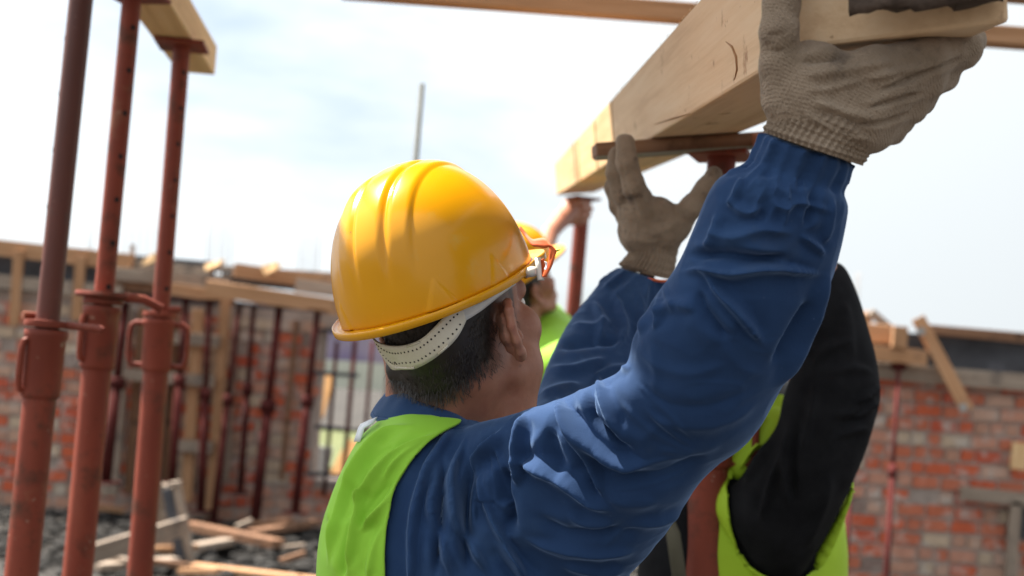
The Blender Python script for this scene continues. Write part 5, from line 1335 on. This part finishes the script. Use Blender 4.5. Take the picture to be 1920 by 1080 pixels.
f3 = [([(1455, 820), (1420, 860), (1395, 910)], 7, 8, 0), ([(1470, 840), (1445, 900), (1425, 980)], 7, 8, 0), ([(1480, 800), (1470, 880), (1478, 960)], 8, 9, 0), ([(1500, 780), (1485, 850), (1490, 950)], 9, -7, 0), ([(1630, 735), (1600, 770), (1560, 780)], 7, 7, 0),
      ([(1645, 760), (1615, 785), (1570, 800)], 7, -6, 0), ([(1640, 700), (1600, 690), (1550, 700)], 9, 6, 0), ([(1580, 560), (1590, 620), (1600, 680)], 12, 5, 0), ([(1490, 640), (1530, 660), (1570, 640)], 10, 5, 0), ([(1560, 880), (1540, 960), (1510, 1030)], 14, 6, 0)]
f3 += [([(1652, 722), (1632, 742), (1600, 752)], 6, 9, 0), ([(1650, 750), (1630, 772), (1596, 786)], 6, 9, 0), ([(1632, 806), (1600, 806), (1568, 822)], 7, 6, 0), ([(1600, 640), (1560, 650), (1520, 690)], 9, 6, 0), ([(1530, 700), (1520, 780), (1500, 860)], 8, 6, 0)]
V3 = fold(V3, N3, f3, amp=1.9); V3 = V3 + vnormals(V3, F3) * (vnoise(V3, 14, 2) * .003)[:, None]
link('sweater', new_mesh('sweater', V3, F3), M['black_knit'], w3)
p3 = proj(V3b); vd3 = V3b - CAM; vd3 /= np.linalg.norm(vd3, axis=1, keepdims=True); fc3 = -(N3b * vd3).sum(1)
hole3 = [(1386, 842), (1371, 900), (1375, 985), (1400, 1045), (1440, 1076), (1488, 1082), (1530, 1062), (1556, 1018), (1590, 930), (1640, 800), (1560, 700), (1470, 780)]
arm3 = np.zeros(len(V3b), bool)
for s in spline(a3, 6)[18:]:
    c = P((s[0] + s[2]) / 2, (s[1] + s[3]) / 2, s[4]); r = max(np.linalg.norm(P(s[0], s[1], s[4]) - P(s[2], s[3], s[4])) / 2, s[5]) * 1.1; arm3 |= ((V3b - c) ** 2).sum(1) < r * r
keep3 = (~inpoly(p3, hole3) | (fc3 < -.1)) & ~(arm3 & (fc3 < 0)) & (p3[:, 0] > 1335) & ((p3[:, 1] > 785) | (p3[:, 0] < 1400))
keep3 &= ~(inpoly(p3, [(1560, 700), (1700, 700), (1700, 880), (1600, 940)]))
fk = [q for q in F3 if all(keep3[i] for i in q)]; used = sorted({i for q in fk for i in q}); mp_ = {a: b for b, a in enumerate(used)}
fv3 = [tuple(mp_[i] for i in q) for q in fk]; vv3 = V3b[used].copy()
e = np.array([(q[i], q[(i + 1) % 4]) for q in fv3 for i in range(4)]); uq, ct = np.unique(np.sort(e, 1), axis=0, return_counts=True); bd = np.unique(uq[ct == 1])
pv3 = proj(vv3); hl3 = smooth_line(hole3[:9], 10)
for i in bd:
    d = hl3 - pv3[i]; j = (d ** 2).sum(1).argmin()
    if (d[j] ** 2).sum() < 16 ** 2: vv3[i] = P(hl3[j, 0], hl3[j, 1], (vv3[i] - CAM) @ FWD)
vv3 = smooth_rim(vv3, fv3, 25)
vv3 = vv3 + N3b[used] * .010
vv3 = vv3 + N3b[used] * (vnoise(vv3, 14, 7) * .003)[:, None]
ve3 = link('vest', new_mesh('vest', vv3, fv3), M['lime_vest'], w3); md = ve3.modifiers.new('s', 'SOLIDIFY'); md.thickness = .004; md.offset = -1
pts = edge_line(smooth_line(hole3[:9], 8), vv3, .001)
MB().tube(pts, .0062, 8)  .build('vest_piping', M['yellow_piping'], w3, smooth=True)
# lime shoulder and collar behind the sleeve
v, f = body_mesh([cone(P(1394, 868, 2.235), P(1452, 808, 2.24), .036, .042), cone(P(1440, 790, 2.30), P(1462, 778, 2.30), .042, .037)], .007, .02)
link('vest_collar', new_mesh('vest_collar', v, f), M['lime_vest'], w3)
v, f = body_mesh(xform(head_prims() + ear_prims(1) + ear_prims(-1), K3, O3) + [cone(K3 @ np.array([0, -.02, -.085]) + O3, nk3, .056, .062)] +
    [cone(nk3, np.array([nk3[0], nk3[1], 1.0]), .08, .1)] + chain([P(1440, 930, 2.24), P(1565, 735, 2.15), P(1550, 560, 2.17), P(1500, 420, 2.15)], [.05, .045, .036, .03]) +
    hand_prims(P(1496, 408, 2.15), P(1478, 330, 2.14) - P(1496, 408, 2.15), [-1, .1, 0], -1), .0055, .014)
link('body', new_mesh('body', v, f), M['skin'], w3); eye_parts(K3, O3, w3)
kl3 = (v - O3) @ K3; n3 = vnormals(v, f); hk = (hair_amount(kl3) > .4) & (np.linalg.norm(kl3, axis=1) < .2)
fk = [q for q in f if all(hk[i] for i in q)]; used = sorted({i for q in fk for i in q}); mp_ = {a: b for b, a in enumerate(used)}
link('hair', new_mesh('hair', v[used] + n3[used] * .003, [tuple(mp_[i] for i in q) for q in fk]), M['hair'], w3)
place_hat(hat3, euler_frame(-20, 10, -4), O3 + K3 @ np.array([0, .004, .008]))
st3 = [P(1232, 930, 2.19), P(1262, 1000, 2.175), P(1275, 1090, 2.17)]
v, f = ribbon([[p + np.array([dx, 0, dx * .1]) for p in st3] for dx in (-.012, 0, .012)], .004); link('chest_strap', new_mesh('chest_strap', v, f), M['olive_strap'], w3)
lower_body(np.array([nk3[0], nk3[1] - .03, .95]), Y3, w3, 'dark_cloth')
